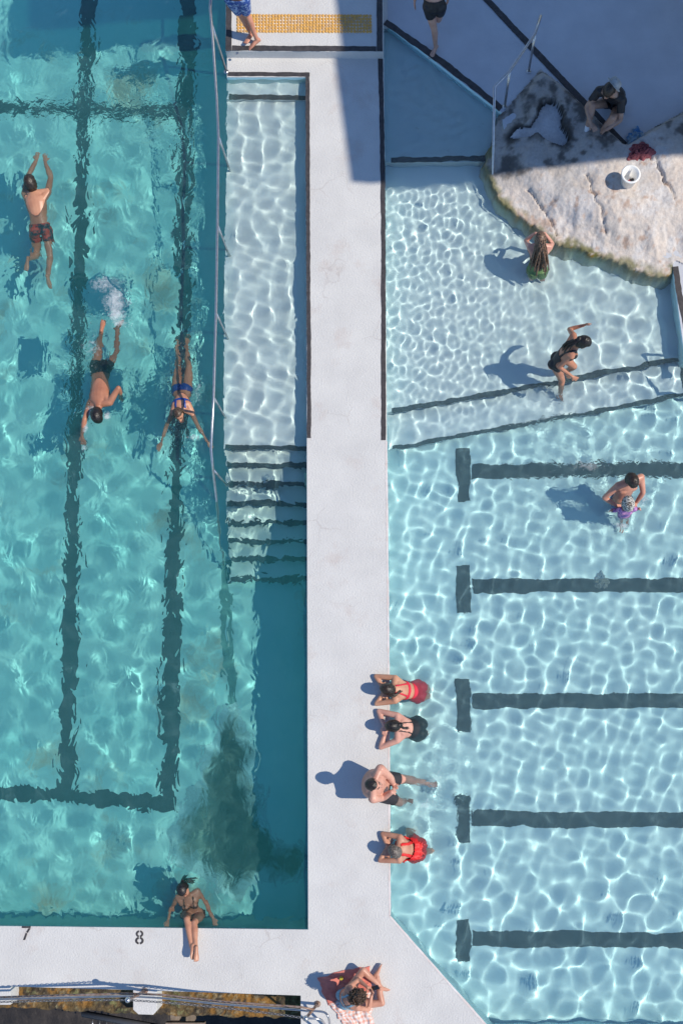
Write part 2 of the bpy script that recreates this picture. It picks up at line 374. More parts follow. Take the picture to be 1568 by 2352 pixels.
def water(name, x0, x1, y0, y1, step, fun, z, col, base, scale, milk, edge=None):
    """smooth swell as geometry; the finest ripples (given per place by the churn value) as relief in the material"""
    nx = int((x1 - x0) / step) + 1; ny = int((y1 - y0) / step) + 1
    X, Y = np.meshgrid(np.linspace(x0, x1, nx), np.linspace(y0, y1, ny))
    if edge: X = x0 + (X - x0) * (np.interp(Y, edge[0], edge[1]) - x0) / (x1 - x0)      # the sheet ends at the pool wall
    Z, churn, cloud = fun(X, Y)
    v = np.stack([X, Y, Z + z], -1).reshape(-1, 3)
    i = (np.arange(ny - 1)[:, None] * nx + np.arange(nx - 1)[None, :]).ravel()
    me = fast_mesh(name, v, np.stack([i, i + 1, i + 1 + nx, i + nx], -1))
    at_ = me.attributes.new('churn', 'FLOAT', 'POINT'); at_.data.foreach_set('value', np.clip(churn, 0, 1).astype(np.float32).ravel())
    ac_ = me.attributes.new('cloud', 'FLOAT', 'POINT'); ac_.data.foreach_set('value', (cloud * milk[0]).astype(np.float32).ravel())
    o = link(name, me, receiver=False); o.cycles.is_caustics_caster = True
    m = bpy.data.materials.new(name); m.use_nodes = True; nt = m.node_tree; nt.nodes.clear()
    out = nt.nodes.new('ShaderNodeOutputMaterial'); g = nt.nodes.new('ShaderNodeBsdfGlass')
    g.inputs['Roughness'].default_value = 0.0; g.inputs['IOR'].default_value = 1.333; g.inputs['Color'].default_value = (*col, 1)
    tc = N(nt, 'ShaderNodeTexCoord'); a1 = N(nt, 'ShaderNodeAttribute', attribute_name='churn')
    def noise(sx, sy, sc_, det, dist):
        mp = N(nt, 'ShaderNodeMapping'); mp.inputs['Scale'].default_value = (sx, sy, 1)
        nt.links.new(tc.outputs['Object'], mp.inputs['Vector'])
        n = N(nt, 'ShaderNodeTexNoise', Scale=sc_, Detail=det, Roughness=0.5, Distortion=dist); nt.links.new(mp.outputs[0], n.inputs['Vector']); return n.outputs['Fac']
    b1 = N(nt, 'ShaderNodeBump', Strength=1.0, Distance=base); nt.links.new(noise(1.25, 0.8, scale, 2.0, 0.6), b1.inputs['Height'])
    b2 = N(nt, 'ShaderNodeBump', Distance=0.022); nt.links.new(noise(1, 1, 11.0, 2.0, 1.2), b2.inputs['Height'])
    nt.links.new(a1.outputs['Fac'], b2.inputs['Strength']); nt.links.new(b1.outputs[0], b2.inputs['Normal'])
    nt.links.new(b2.outputs[0], g.inputs['Normal'])
    df = nt.nodes.new('ShaderNodeBsdfDiffuse'); df.inputs['Color'].default_value = (*milk[1], 1)      # light scattered back by the slightly cloudy water
    mx = nt.nodes.new('ShaderNodeMixShader'); ac = N(nt, 'ShaderNodeAttribute', attribute_name='cloud'); nt.links.new(ac.outputs['Fac'], mx.inputs[0])
    tl = nt.nodes.new('ShaderNodeBsdfTranslucent'); tl.inputs['Color'].default_value = (0.93, 0.985, 1.0, 1)    # sunlight scattered downwards by fine ripples
    m0 = nt.nodes.new('ShaderNodeMixShader'); m0.inputs[0].default_value = milk[2]
    nt.links.new(g.outputs[0], m0.inputs[1]); nt.links.new(tl.outputs[0], m0.inputs[2])
    nt.links.new(m0.outputs[0], mx.inputs[1]); nt.links.new(df.outputs[0], mx.inputs[2]); nt.links.new(mx.outputs[0], out.inputs[0]); me.materials.append(m)
    tag(o, kind='structure'); return o
def wav_r(X, Y):
    yt = at(900, 960)[1]; yb = at(900, 1900)[1]
    up = sstep(yt - 0.5, yt + 0.9, Y)
    lowb = sstep(yb + 1.5, yb - 1.2, Y)
    z = spectrum(X, Y, .09, .26, 50, 11, 2.4) * up * (0.35 + 0.65 * sstep(2.6, 0.6, X))
    z += spectrum(X, Y, .16, .48, 50, 12, 1.0) * (1 - up) * (1 - 0.65 * lowb)
    z += spectrum(X, Y, .22, .66, 48, 13, 0.84) * lowb
    z += spectrum(X, Y, .20, .55, 30, 14, 1.45) * up * sstep(0.6, 2.6, X)
    z += spectrum(X, Y, .13, .26, 30, 15, 0.55) * (1 - up) * (.3 + .9 * fbm(X * .8, Y * .8, 3, 9))
    z *= .72 + .6 * fbm(X * .55 + 7, Y * .55, 3, 19)
    c = np.zeros_like(X)
    for px, py, r, a in [(1010, 1760, .30, .9), (985, 1900, .22, .7), (1330, 1070, .55, .9), (1240, 1130, .5, .35), (1500, 1090, .35, 1), (1240, 950, .35, .8),
                         (1040, 1690, .3, .4), (1420, 1215, .25, .7), (1000, 1840, .5, .5), (1270, 900, .18, .8), (960, 1560, .2, .3), (1350, 1140, .3, .5), (1050, 1860, .15, .5)]:
        c += gauss(X, Y, px, py, r) * a
    for px, py, lam, r, a in [(1435, 1190, .26, .75, .0008), (1288, 900, .20, .45, .0008), (1550, 815, .12, .30, .001), (985, 1800, .22, .55, .0008), (1240, 610, .16, .3, .001)]:
        z += ring(X, Y, px, py, lam, r, a)
    return z, c, 1 - .6 * up
def wav_l(X, Y):
    xs = at(516, 600)[0]; ys = at(600, 1180)[1]
    sh = sstep(xs - .05, xs + .25, X) * sstep(ys - .9, ys + .5, Y)
    z = spectrum(X, Y, .13, .40, 40, 21, 2.05) * (.7 + .7 * fbm(X * .9, Y * .9, 2, 6)) * sh
    dp = 1 - sh
    z += spectrum(X, Y, .24, .68, 52, 22, 0.42) * dp
    z += spectrum(X, Y, .80, 1.8, 20, 23, 0.14) * dp
    c = np.zeros_like(X)
    for px, py, r, a in [(262, 680, .30, 1.2), (180, 900, .45, 1.0), (235, 940, .25, .5), (380, 900, .35, .8), (400, 1010, .2, .9), (200, 200, .7, .7), (420, 300, .5, .7),
                         (430, 820, .3, .8), (500, 1990, .3, .8), (430, 2060, .2, .3), (200, 760, .4, .8), (90, 600, .2, .4), (350, 250, .5, .6), (100, 260, .5, .6), (180, 1230, .5, .35), (400, 550, .5, .4), (560, 1325, .15, .3), (85, 480, .3, .3), (240, 850, .3, .35), (420, 900, .3, .35)]:
        c += gauss(X, Y, px, py, r) * a
    cl = .12 + .88 * dp
    for px, py, r in [(88, 470, .22), (90, 560, .2), (93, 420, .15), (92, 375, .12), (88, 610, .15), (240, 830, .16), (225, 900, .18), (222, 955, .14), (250, 770, .15), (195, 1000, .12), (418, 900, .2), (415, 960, .22), (418, 850, .15), (425, 800, .13), (380, 1010, .13), (470, 1010, .14), (430, 2075, .22), (400, 2090, .16), (470, 2085, .16)]:
        cl *= 1 - .9 * gauss(X, Y, px, py, r)
    return z, c * (0.25 + 0.75 * dp), cl
xm = at(800, 1000)[0]
water('lap_pool_water', -9.0, xm, -3.35, 13.5, .028, wav_l, ZL, (0.90, 0.975, 0.975), 0.074, 3.4, (0.07, (0.055, 0.56, 0.54), 0.10), ([at(707, 2135)[1], at(704, 1025)[1], at(702, 177)[1]], [at(707, 2135)[0] + .012, at(704, 1025)[0] + .012, at(702, 177)[0] + .012]))
water('wading_pool_water', xm + .02, 6.4, -4.75, 11.6, .018, wav_r, ZR, (0.91, 0.98, 0.99), 0.008, 7.0, (0.03, (0.30, 0.74, 0.84), 0.11))
# ================================================================== ROCKS
def vcol_mat(name, attr, rough=0.85, bump=0.5, bscale=40.0, fine=0.25, fscale=30.0, dist=0.02):
    m, nt, b = mat_new(name)
    a = N(nt, 'ShaderNodeAttribute', attribute_name=attr); tc = N(nt, 'ShaderNodeTexCoord')
    n = N(nt, 'ShaderNodeTexNoise', Scale=fscale, Detail=8.0, Roughness=0.65); nt.links.new(tc.outputs['Object'], n.inputs['Vector'])
    r = ramp(nt, n.outputs['Fac'], [(0.3, (1 - fine,) * 3), (0.7, (1, 1, 1))])
    mx = N(nt, 'ShaderNodeMix', data_type='RGBA', blend_type='MULTIPLY'); mx.inputs[0].default_value = 1
    nt.links.new(a.outputs['Color'], mx.inputs[6]); nt.links.new(r.outputs['Color'], mx.inputs[7]); nt.links.new(mx.outputs[2], b.inputs['Base Color'])
    b.inputs['Roughness'].default_value = rough
    n2 = N(nt, 'ShaderNodeTexNoise', Scale=bscale, Detail=6.0); nt.links.new(tc.outputs['Object'], n2.inputs['Vector'])
    bp = N(nt, 'ShaderNodeBump', Strength=bump, Distance=dist); nt.links.new(n2.outputs['Fac'], bp.inputs['Height']); nt.links.new(bp.outputs[0], b.inputs['Normal'])
    return m
def heightfield(name, X, Y, Zh, keep, col, mat, skirt=None):
    """grid terrain, faces kept where keep is True, vertex colours from col (h, w, 3)"""
    ny, nx = X.shape
    i = (np.arange(ny - 1)[:, None] * nx + np.arange(nx - 1)[None, :])
    k = keep[:-1, :-1] & keep[1:, :-1] & keep[:-1, 1:] & keep[1:, 1:]
    i = i[k]; q = np.stack([i, i + 1, i + 1 + nx, i + nx], -1)
    used = np.unique(q); rem = np.full(nx * ny, -1); rem[used] = np.arange(len(used))
    v = np.stack([X, Y, Zh], -1).reshape(-1, 3)[used]
    me = fast_mesh(name, v, rem[q])
    ca = me.color_attributes.new('paint', 'FLOAT_COLOR', 'POINT')
    c = np.concatenate([col.reshape(-1, 3)[used], np.ones((len(used), 1))], 1).astype(np.float32); ca.data.foreach_set('color', c.ravel())
    return link(name, me, None, mat)
def mixc(a, b, t): return a * (1 - t[..., None]) + b * t[..., None]

pool_side = [(1240, 158), (1190, 215), (1150, 262), (1137, 300), (1121, 345), (1116, 385), (1130, 428), (1163, 474), (1208, 508), (1258, 542), (1330, 572), (1400, 596), (1470, 622), (1512, 632), (1545, 628), (1548, 600)]
deck_side = [(1548, 600), (1640, 640), (1760, 660), (1760, 180), (1660, 215), (1568, 256), (1500, 292), (1450, 322), (1432, 334), (1345, 248), (1290, 195), (1240, 158)]
PS = [at(*p)[:2] for p in pool_side]; DS = [at(*p)[:2] for p in deck_side]
poly = [tuple(p) for p in PS[:-1]] + [tuple(p) for p in DS[:-1]]
x0, y1 = at(1085, 120)[:2]; x1, y0 = at(1765, 700)[:2]
st = 0.02
X, Y = np.meshgrid(np.arange(x0, x1, st), np.arange(y0, y1, st))
ins = inside(X, Y, poly)
dP = np.min([seg_dist(X, Y, a, b) for a, b in zip(PS[2:], PS[3:])], 0)      # towards the water
dD = np.min([seg_dist(X, Y, a, b) for a, b in zip(DS, DS[1:])] + [seg_dist(X, Y, a, b) for a, b in zip(PS[:2], PS[1:3])], 0)
wob = (fbm(X * 5, Y * 5, 3, 3) - .5) * .16
sP = np.where(ins, dP, -dP) + wob
n_lo = fbm(X * 1.3, Y * 1.3, 3, 5) - .5; n_md = fbm(X * 5, Y * 5, 4, 9) - .5; n_hi = fbm(X * 18, Y * 18, 4, 13) - .5
rx = sstep(at(1180, 400)[0], at(1480, 400)[0], X)
top = 0.05 + 0.22 * sstep(0.05, 0.8, sP) * (.5 + .5 * rx) + .12 * sstep(0.2, 1.6, dD) * rx
h = np.where(sP > 0, -0.02 + (top + .02) * sstep(0, 0.62, sP + .06), -0.02 + 4.2 * sP)
h = h + (n_lo * .14 + n_md * .05) * sstep(-.1, .3, sP) * sstep(0, .35, dD + (~ins) * -9) + n_md * .05 * sstep(.1, -.2, sP) + n_hi * .018 - np.maximum(0, n_md - .17) * .15
edge = np.where(ins, sstep(0.0, 0.18, dD), 0)
onwater = (dP < dD + .02) & ~ins
h = np.where(ins, h * edge + (1 - edge) * (0.015 + n_hi * .02), h)
# cracks running down the sunlit face
for k, (ca, cb) in enumerate([((1460, 345), (1540, 480)), ((1497, 385), (1512, 450)), ((1340, 420), (1385, 545)), ((1210, 440), (1285, 540))]):
    A, B = at(*ca)[:2], at(*cb)[:2]
    d = seg_dist(X + (fbm(X * 7, Y * 7, 3, 40 + k) - .5) * .18, Y, A, B); h -= .05 * np.exp(-(d / .014) ** 2) * (ins)
heart = [(1172, 312), (1188, 292), (1222, 290), (1236, 264), (1244, 240), (1262, 236), (1278, 242), (1287, 264), (1284, 292), (1300, 312), (1304, 328), (1290, 339), (1268, 334), (1248, 322), (1232, 309), (1206, 316), (1182, 318)]
HW = [tuple(at(p[0], p[1], .08)[:2]) for p in heart]
Xq = X + (fbm(X * 6, Y * 6, 2, 77) - .5) * .05; Yq = Y + (fbm(X * 6, Y * 6, 2, 78) - .5) * .05
hin = inside(Xq, Yq, HW)
hd = np.min([seg_dist(Xq, Yq, a, b) for a, b in zip(HW, HW[1:] + HW[:1])], 0)
hfill = .055
hs = np.where(hin, hd, -hd); hb = sstep(-.035, .0, hs)
h = (h + np.exp(-(hd / .10) ** 2) * .02) * (1 - hb) + (hfill + n_hi * .003) * hb - .022 * np.exp(-((hs + .012) / .016) ** 2)
# colours: painted cream sandstone, rust wear, dark lichen on the flat upper part, green weed at the waterline
cream = np.array((.645, .58, .53)); white = np.array((.66, .64, .635)); rust = np.array((.46, .29, .20)); dark = np.array((.060, .056, .052)); grey = np.array((.36, .335, .31))
c = np.broadcast_to(cream, X.shape + (3,)).copy()
f1 = fbm(X * 3.1, Y * 3.1, 5, 21); f2 = fbm(X * 9, Y * 9, 5, 31); f3 = fbm(X * 2.0, Y * 2.0, 5, 41); f4 = fbm(X * 22, Y * 22, 3, 51)
c = mixc(c, white, sstep(.42, .58, f1) * .8)
c = mixc(c, rust, sstep(.60, .70, f2 * .7 + f3 * .3) * .7)
c = mixc(c, np.array((.58, .48, .42)), sstep(.55, .7, f4) * .4)
gx, gy = at(1180, 430)[0], at(1300, 430)[1]
ylim = np.interp(X, [at(1120, 400)[0], at(1300, 430)[0], at(1450, 340)[0], at(1700, 260)[0]], [at(1120, 400)[1], at(1300, 425)[1], at(1450, 350)[1], at(1700, 330)[1]])
upm = sstep(-.45, .35, Y - ylim + (f3 - .5) * 1.2)
c = mixc(c, grey, upm * .75)
c = mixc(c, dark, sstep(.43, .60, f2 * .6 + f3 * .4 + (upm - 1) * .22) * upm * .8)
rim = sstep(.16, .02, hd) * (~hin); c = mixc(c, dark, rim * sstep(.38, .6, f2 + .1))
c = np.where(hin[..., None], np.array((.58, .58, .60)) * (0.85 + .3 * f2[..., None]), c)
c = mixc(c, np.array((.025, .024, .022)), sstep(.024, .012, hd) * (~hin) * 1.0)
olive = mixc(np.broadcast_to(np.array((.20, .19, .085)), c.shape), np.array((.33, .21, .05)), sstep(.45, .62, f2))
olive = mixc(olive, np.array((.36, .48, .36)), sstep(.48, .6, f1) * sstep(-.05, -.2, h))
wl = sstep(.02, -.03, h + (f2 - .5) * .12) * sstep(.15, .04, np.where(ins, sP, 0)) * (X > at(1105, 400)[0]) * (Y < at(1150, 330)[1])
c = mixc(c, olive, wl * (.45 + .9 * f1))
c = mixc(c, np.array((.52, .60, .55)), sstep(-.12, -.34, h + (f2 - .5) * .2) * wl * .8)
keep = ins | ((dP < .15) & (dP < dD + .05))
M_ROCK = vcol_mat('painted_sandstone', 'paint', 0.85, 0.5, 22.0, 0.22, 24.0, 0.03)
rock = heightfield('sandstone_rock', X, Y, h, keep, c, M_ROCK)
tag(rock, 'big white painted sandstone rock with dark lichen beside the wading pool', 'rock')
def rock_z(px, py, z=.25):
    for _ in range(6):
        p = at(px, py, z); j = int(round((p[1] - y0) / st)); i = int(round((p[0] - x0) / st)); z = float(h[max(0, min(j, h.shape[0] - 1)), max(0, min(i, h.shape[1] - 1))])
    return at(px, py, z)

# dark weedy rock on the floor of the lap pool corner, and a faded band leading to it
M_WEED = vcol_mat('weedy_rock', 'paint', 0.9, 0.5, 20.0, 0.35, 12.0)
blob = [(528, 1640), (500, 1700), (470, 1790), (425, 1880), (400, 1950), (455, 1985), (500, 2020), (540, 2042), (570, 2015), (600, 2005), (640, 2000), (684, 2008), (690, 1975), (672, 1953), (640, 1950), (612, 1905), (590, 1850), (566, 1760), (548, 1670)]
BW = [tuple(at(p[0], p[1], DZ + .05, ZL)[:2]) for p in blob]
bx = [p[0] for p in BW]; by = [p[1] for p in BW]
X2, Y2 = np.meshgrid(np.arange(min(bx) - .5, max(bx) + .4, .03), np.arange(min(by) - .4, max(by) + .4, .03))
d2 = np.min([seg_dist(X2, Y2, a, b) for a, b in zip(BW, BW[1:] + BW[:1])], 0); s2 = np.where(inside(X2, Y2, BW), d2, -d2) + (fbm(X2 * 4, Y2 * 4, 4, 61) - .5) * .30
g2 = fbm(X2 * 5, Y2 * 5, 4, 66); tt = sstep(at(430, 1900, DZ, ZL)[0], at(600, 1900, DZ, ZL)[0], X2 + .25 + (g2 - .5) * .8)
c2 = mixc(mixc(np.broadcast_to(np.array((.13, .30, .26)), X2.shape + (3,)), np.array((.22, .42, .36)), sstep(.45, .65, g2)), mixc(np.broadcast_to(np.array((.008, .034, .040)), X2.shape + (3,)), np.array((.02, .065, .065)), sstep(.5, .65, g2)), tt)
c2 = mixc(np.broadcast_to(np.array((.27, .62, .64)), c2.shape), c2, sstep(-.10, .14, s2 + (g2 - .5) * .30))
z2 = DZ + .012 + .06 * sstep(-.02, .3, s2) + (g2 - .5) * .08 * sstep(0, .2, s2)
wr = heightfield('submerged_rock', X2, Y2, z2, s2 > -.16, c2, M_WEED)
tag(wr, 'dark weed covered rock under water in the corner of the deep pool', 'rock')
M_BAND = mat_noise('faded_band', (.055, .20, .20), (.085, .28, .27), 3.0, 6.0, .9)
ribbon('faded_line', [(512, 1290), (519, 1400), (526, 1520), (533, 1600), (541, 1680)], 0.18, DZ + .006, M_BAND, ZL, 0.02, seed=130)

# ledge outside the sea wall with weed, and dark wet rocks below
M_ALG = vcol_mat('weedy_ledge', 'paint', 0.85, 0.8, 30.0, 0.55, 26.0, 0.03)
A = at(-120, 2262)[:2]; B = at(700, 2287)[:2]
ymin = at(300, 2352, -.4)[1] - .25
X3, Y3 = np.meshgrid(np.arange(A[0], at(692, 2300)[0] + .02, .02), np.arange(ymin, A[1] + .05, .02))
yedge = np.interp(X3, [at(0, 2328, -.35)[0], at(150, 2322, -.35)[0], at(430, 2332, -.35)[0], at(690, 2344, -.35)[0]], [at(0, 2310, -.35)[1], at(150, 2318, -.35)[1], at(430, 2330, -.35)[1], at(690, 2334, -.35)[1]])
n3 = fbm(X3 * 8, Y3 * 8, 4, 81); n4 = fbm(X3 * 3, Y3 * 3, 4, 85); n5 = fbm(X3 * 20, Y3 * 20, 4, 88)
drop = yedge - Y3 + (n3 - .5) * .12
z3 = -.32 + (n3 - .5) * .10 + (n5 - .5) * .05 - 2.3 * sstep(0, .30, drop) + (n4 - .5) * .5 * sstep(.1, .4, drop)
c3 = mixc(mixc(np.broadcast_to(np.array((.30, .15, .03)), X3.shape + (3,)), np.array((.15, .10, .04)), sstep(.42, .56, n4)), np.array((.07, .05, .03)), sstep(.52, .64, n3))
c3 = mixc(c3, np.array((.36, .30, .18)), sstep(.60, .70, n5) * .6)
c3 = mixc(c3, np.array((.15, .20, .05)), sstep(.62, .70, n4 * .5 + n5 * .5) * .5)
c3 = mixc(c3, mixc(np.broadcast_to(np.array((.022, .018, .016)), X3.shape + (3,)), np.array((.085, .06, .05)), sstep(.55, .7, n3) * sstep(at(330, 2340)[0], at(120, 2340)[0], X3)), sstep(.0, .10, drop))
tag(heightfield('sea_wall_ledge', X3, Y3, z3, np.ones(X3.shape, bool), c3, M_ALG), kind='structure')
M_WET = mat_noise('wet_black_rock', (.012, .011, .012), (.05, .042, .038), 3.0, 8.0, .5, .8, 12.0)
sheet('sea_floor', [(-14, -14), (14, -14), (14, -3.4), (-14, -3.4)], BOT - .02, M_WET)
for pts in ([(306, 2270), (360, 2272), (360, 2322), (352, 2331), (318, 2330), (306, 2319)], [(-60, 2262), (24, 2264), (24, 2308), (-60, 2308)]):
    tag(prism('wall_pier', ats(pts, -.003), -1.2, -.003, M_DECK, bevel=.006), 'white concrete pier jutting from the sea wall ' + ('under a leaning post' if pts[0][0] > 0 else 'at the left edge'), 'pier')

# ================================================================== CLUBHOUSE (out of frame on the right: it throws the big shadow)
M_WALL = mat_noise('rendered_wall', (.60, .60, .58), (.68, .67, .65), 2.0, 6.0, .8)
HB = 9.0
off = np.array((SUN_DIR.x, SUN_DIR.y)) / SUN_DIR.z * HB
def shadow_pt(px, py): p = at(px, py, 0)[:2]; return p + off
club = empty('clubhouse', (14, 14, 0)); tag(club, 'pale clubhouse with an overhanging terrace roof that shades the upper deck', 'building')
c0 = shadow_pt(805, 418); c1 = shadow_pt(748, 0); c2_ = shadow_pt(2600, 306)
vdir = (c1 - c0) / np.linalg.norm(c1 - c0)
far = c0 + vdir * 14; rr_ = np.array((c2_[0], c2_[1]))
o = prism('terrace_roof', [c0, rr_, rr_ + vdir * 14, far], HB - .35, HB, M_WALL, club); o.location = -club.location
w0 = c0 + np.array((6, 4.0)); 
o = prism('wall', [w0, w0 + np.array((9, 0)), w0 + np.array((9, 9)), w0 + np.array((0, 9))], 0, HB - .35, M_WALL, club); o.location = -club.location
for k in range(3):
    q = c0 + np.array((1.2 + .3 * k, 2.0 + 4.5 * k))
    me = tube_mesh('column', [(q[0], q[1], 0), (q[0], q[1], HB - .35)], .16, 12); o = link('column', me, club, M_WALL); o.location = -club.location
# added unseen roof slab, shaped to shade the far end of the lap pool
slab_outline = [shadow_pt(70, 60), shadow_pt(500, 20), shadow_pt(498, -420), shadow_pt(70, -420)]
o = prism('added_shade_slab', slab_outline, HB - .35, HB - .01, M_WALL, club); o.location = -club.location
q = (slab_outline[1] + slab_outline[2]) / 2
o = prism('added_slab_pier', [q + np.array((-1.2, -.5)), q + np.array((-.2, -.5)), q + np.array((-.2, .5)), q + np.array((-1.2, .5))], -2, HB - .35, M_WALL, club); o.location = -club.location

# ================================================================== RAILS
def rail(name, label, rails, posts, rad=.021, cat='handrail', prad=.019, mat=None, group=None):
    base = posts[0][0]
    e = empty(name, base); tag(e, label, cat, group)
    for r_ in rails:
        o = link('rail', tube_mesh('rail', [Vector(p) for p in r_], rad, 10), e, mat or M_STEEL); o.location = -e.location
    for a, b in posts:
        o = link('post', tube_mesh('post', [Vector(a), Vector(b)], prad, 10), e, mat or M_STEEL); o.location = -e.location
        f = link('base_plate', tube_mesh('base_plate', [Vector(a) + Vector((0, 0, -.002)), Vector(a) + Vector((0, 0, .012))], prad * 2.0, 12), e, mat or M_STEEL); f.location = -e.location
    return e
def up(px, py, zb, zt, zw=None, dx=0, dy=0):
    p = at(px, py, zb, zw); return (Vector(p), Vector((p[0] + dx, p[1] + dy, zt)))
posts = [up(519, -60, PZ, 1.10), up(520, 165, 0.0, 1.0), up(524, 381, ZL, .72), up(522, 576, ZL, .72), up(519, 768, ZL, .72), up(514, 953, ZL, .72), up(514, 1106, ZL, .42)]
rl = [posts[0][1], at(483, 20, 1.06), at(489, 90, .98), at(498, 225, .74), posts[2][1], posts[3][1], posts[4][1], posts[5][1], at(484.5, 1031, .70), at(489, 1078, .40), at(496, 1140, -.02), at(506, 1255, -.62, ZL), at(512, 1305, -.95, ZL)]
posts[1] = (posts[1][0], Vector(at(485.5, 52, 1.02)))
posts[6] = (posts[6][0], Vector(at(489, 1078, .40)))
posts2 = [(p[0] - Vector((0, 0, .33)) if i > 1 else p[0], p[1]) for i, p in enumerate(posts)]
rail('handrail', 'long steel handrail beside the white shelf of the deep pool, running down the underwater stairs', [rl], posts2)
b1, b2 = up(1213, 165, 0, .85), up(1158, 246, 0, .85)
rail('handrail', 'bent steel handrail on two posts beside the lichen covered rock', [[at(1241, 36, .85), b1[1], b2[1], at(1135, 199, .85), at(1131, 400, -.02), at(1128, 438, -.30, ZR)]], [b1, b2])
pa = at(1563, 822, Z2, ZR); pb = pa + np.array((.30, -.62, -.26))
rail('handrail', 'low steel handrail at the right edge above the black step lines', [[Vector((pa[0], pa[1], .45)), Vector((pb[0], pb[1], .36)), Vector((pb[0] + .5, pb[1] + .02, .34))]], [(Vector(pa), Vector((pa[0], pa[1], .45))), (Vector(pb), Vector((pb[0], pb[1], .36)))])

# chain and pipe barrier along the sea wall
M_RUST = mat_noise('rusty_steel', (.22, .12, .08), (.38, .30, .26), 14, 8, .55); M_RUST.node_tree.nodes['Principled BSDF'].inputs['Metallic'].default_value = .4
bar = empty('chain_barrier', at(333, 2276)); tag(bar, 'steel pipe and chain barrier on leaning rusty posts along the sea wall', 'barrier')
tops = [Vector(at(-240, 2292, .80)), Vector(at(294, 2297, .80)), Vector(at(702, 2339, .80))]
bases = [Vector(at(-170, 2266, 0)), Vector(at(333, 2276, 0)), Vector(at(729, 2306, 0))]
def put(o, root): o.location = -root.location; return o
for a, b in zip(bases, tops):
    p = put(link('post', tube_mesh('post', [a, b], .022, 10), bar, M_RUST), bar)
    bm = bmesh.new(); bmesh.ops.create_uvsphere(bm, u_segments=14, v_segments=10, radius=.043, matrix=Matrix.Translation(b)); me = bpy.data.meshes.new('ball_cap'); bm.to_mesh(me); bm.free(); me.shade_smooth()
    put(link('ball_cap', me, bar, M_STEEL), bar)
    put(link('base_plate', tube_mesh('base_plate', [a + Vector((0, 0, -.002)), a + Vector((0, 0, .014))], .05, 8), bar, M_RUST), bar)
for z_, pts in ((.42, [(-240, 2296), (0, 2290.5), (290, 2282), (375, 2285), (503, 2300), (690, 2313), (722, 2319)]), (.36, [(-240, 2300), (0, 2295), (290, 2288), (375, 2292.5), (503, 2306), (690, 2320), (718, 2325)])):
    put(link('pipe', tube_mesh('pipe', [Vector(at(p[0], p[1], z_)) for p in pts], .016, 8), bar, M_RUST if z_ > .4 else M_STEEL), bar)
hz = .40
put(link('end_loop', tube_mesh('end_loop', smooth_path([Vector(at(718, 2322, hz)), Vector(at(744, 2325, hz)), Vector(at(754, 2337, hz)), Vector(at(757, 2356, .2)), Vector(at(757, 2370, 0))]), .017, 8), bar, M_STEEL), bar)
put(link('end_loop', tube_mesh('end_loop', smooth_path([tops[2], Vector(at(733, 2341, .76)), Vector(at(745, 2352, .6)), Vector(at(750, 2370, .3))]), .017, 8), bar, M_STEEL), bar)
# chain links
bm = bmesh.new(); me_link = tube_mesh('link', [(.028 * math.cos(t) , .014 * math.sin(t), 0) for t in [k * math.pi / 6 for k in range(12)]], .0055, 6, closed=True); bm.free()
M_LINK = mat_plain('dull_chain', (.20, .20, .215), .45, .6); me_link.materials.append(M_LINK)
def chain(a, b, sag):
    L = (b - a).length; n = int(L / .044)
    for i in range(n):
        t = (i + .5) / n; p = a.lerp(b, t) + Vector((0, 0, -sag * 4 * t * (1 - t)))
        d = (b - a) + Vector((0, 0, -sag * 4 * (1 - 2 * t)))
        q = d.to_track_quat('X', 'Z'); o = link('link', me_link, bar)
        o.rotation_mode = 'QUATERNION'; o.rotation_quaternion = q @ Matrix.Rotation(math.pi / 2 * (i % 2) + .4, 3, 'X').to_quaternion(); o.location = p - bar.location
chain(Vector(at(-60, 2304, .62)), tops[1], .05); chain(tops[1], tops[2], .10)

# landing stage pieces below the sea wall
M_WOOD = mat_noise('grey_timber', (.16, .13, .11), (.28, .23, .19), 6, 8, .8, .4, 30)
st_ = empty('landing_stair', at(260, 2342, -1.5)); tag(st_, 'dark metal landing stair below the sea wall at the bottom edge', 'stair')
M_GREY = mat_plain('dull_metal', (.09, .095, .11), .5, .3)
put(link('stringer', tube_mesh('stringer', [Vector(at(190, 2328, -1.4)), Vector(at(460, 2378, -1.4))], .055, 6), st_, M_GREY), st_)
for k in range(9):
    t = k / 9; a = Vector(at(214 + 16 * k, 2336 + 3 * k, -1.5)); b = Vector(at(212 + 16 * k, 2375 + 3 * k, -1.5))
    put(link('rung', tube_mesh('rung', [a, b], .013, 6), st_, M_STEEL), st_)
wp = prism_top('timber_post', [(391, 2322), (412, 2322), (412, 2390), (391, 2390)], -1.1, None, M_WOOD, -2.6, kind=None, bevel=.01)
tag(wp, 'squared grey timber post standing against the sea wall', 'post')
wp2 = prism_top('timber_plank', [(380, 2349), (470, 2349), (470, 2375), (380, 2375)], -1.0, None, M_WOOD, -1.09, kind=None, bevel=.006)
tag(wp2, 'brown timber plank lying below the sea wall at the bottom edge', 'plank')

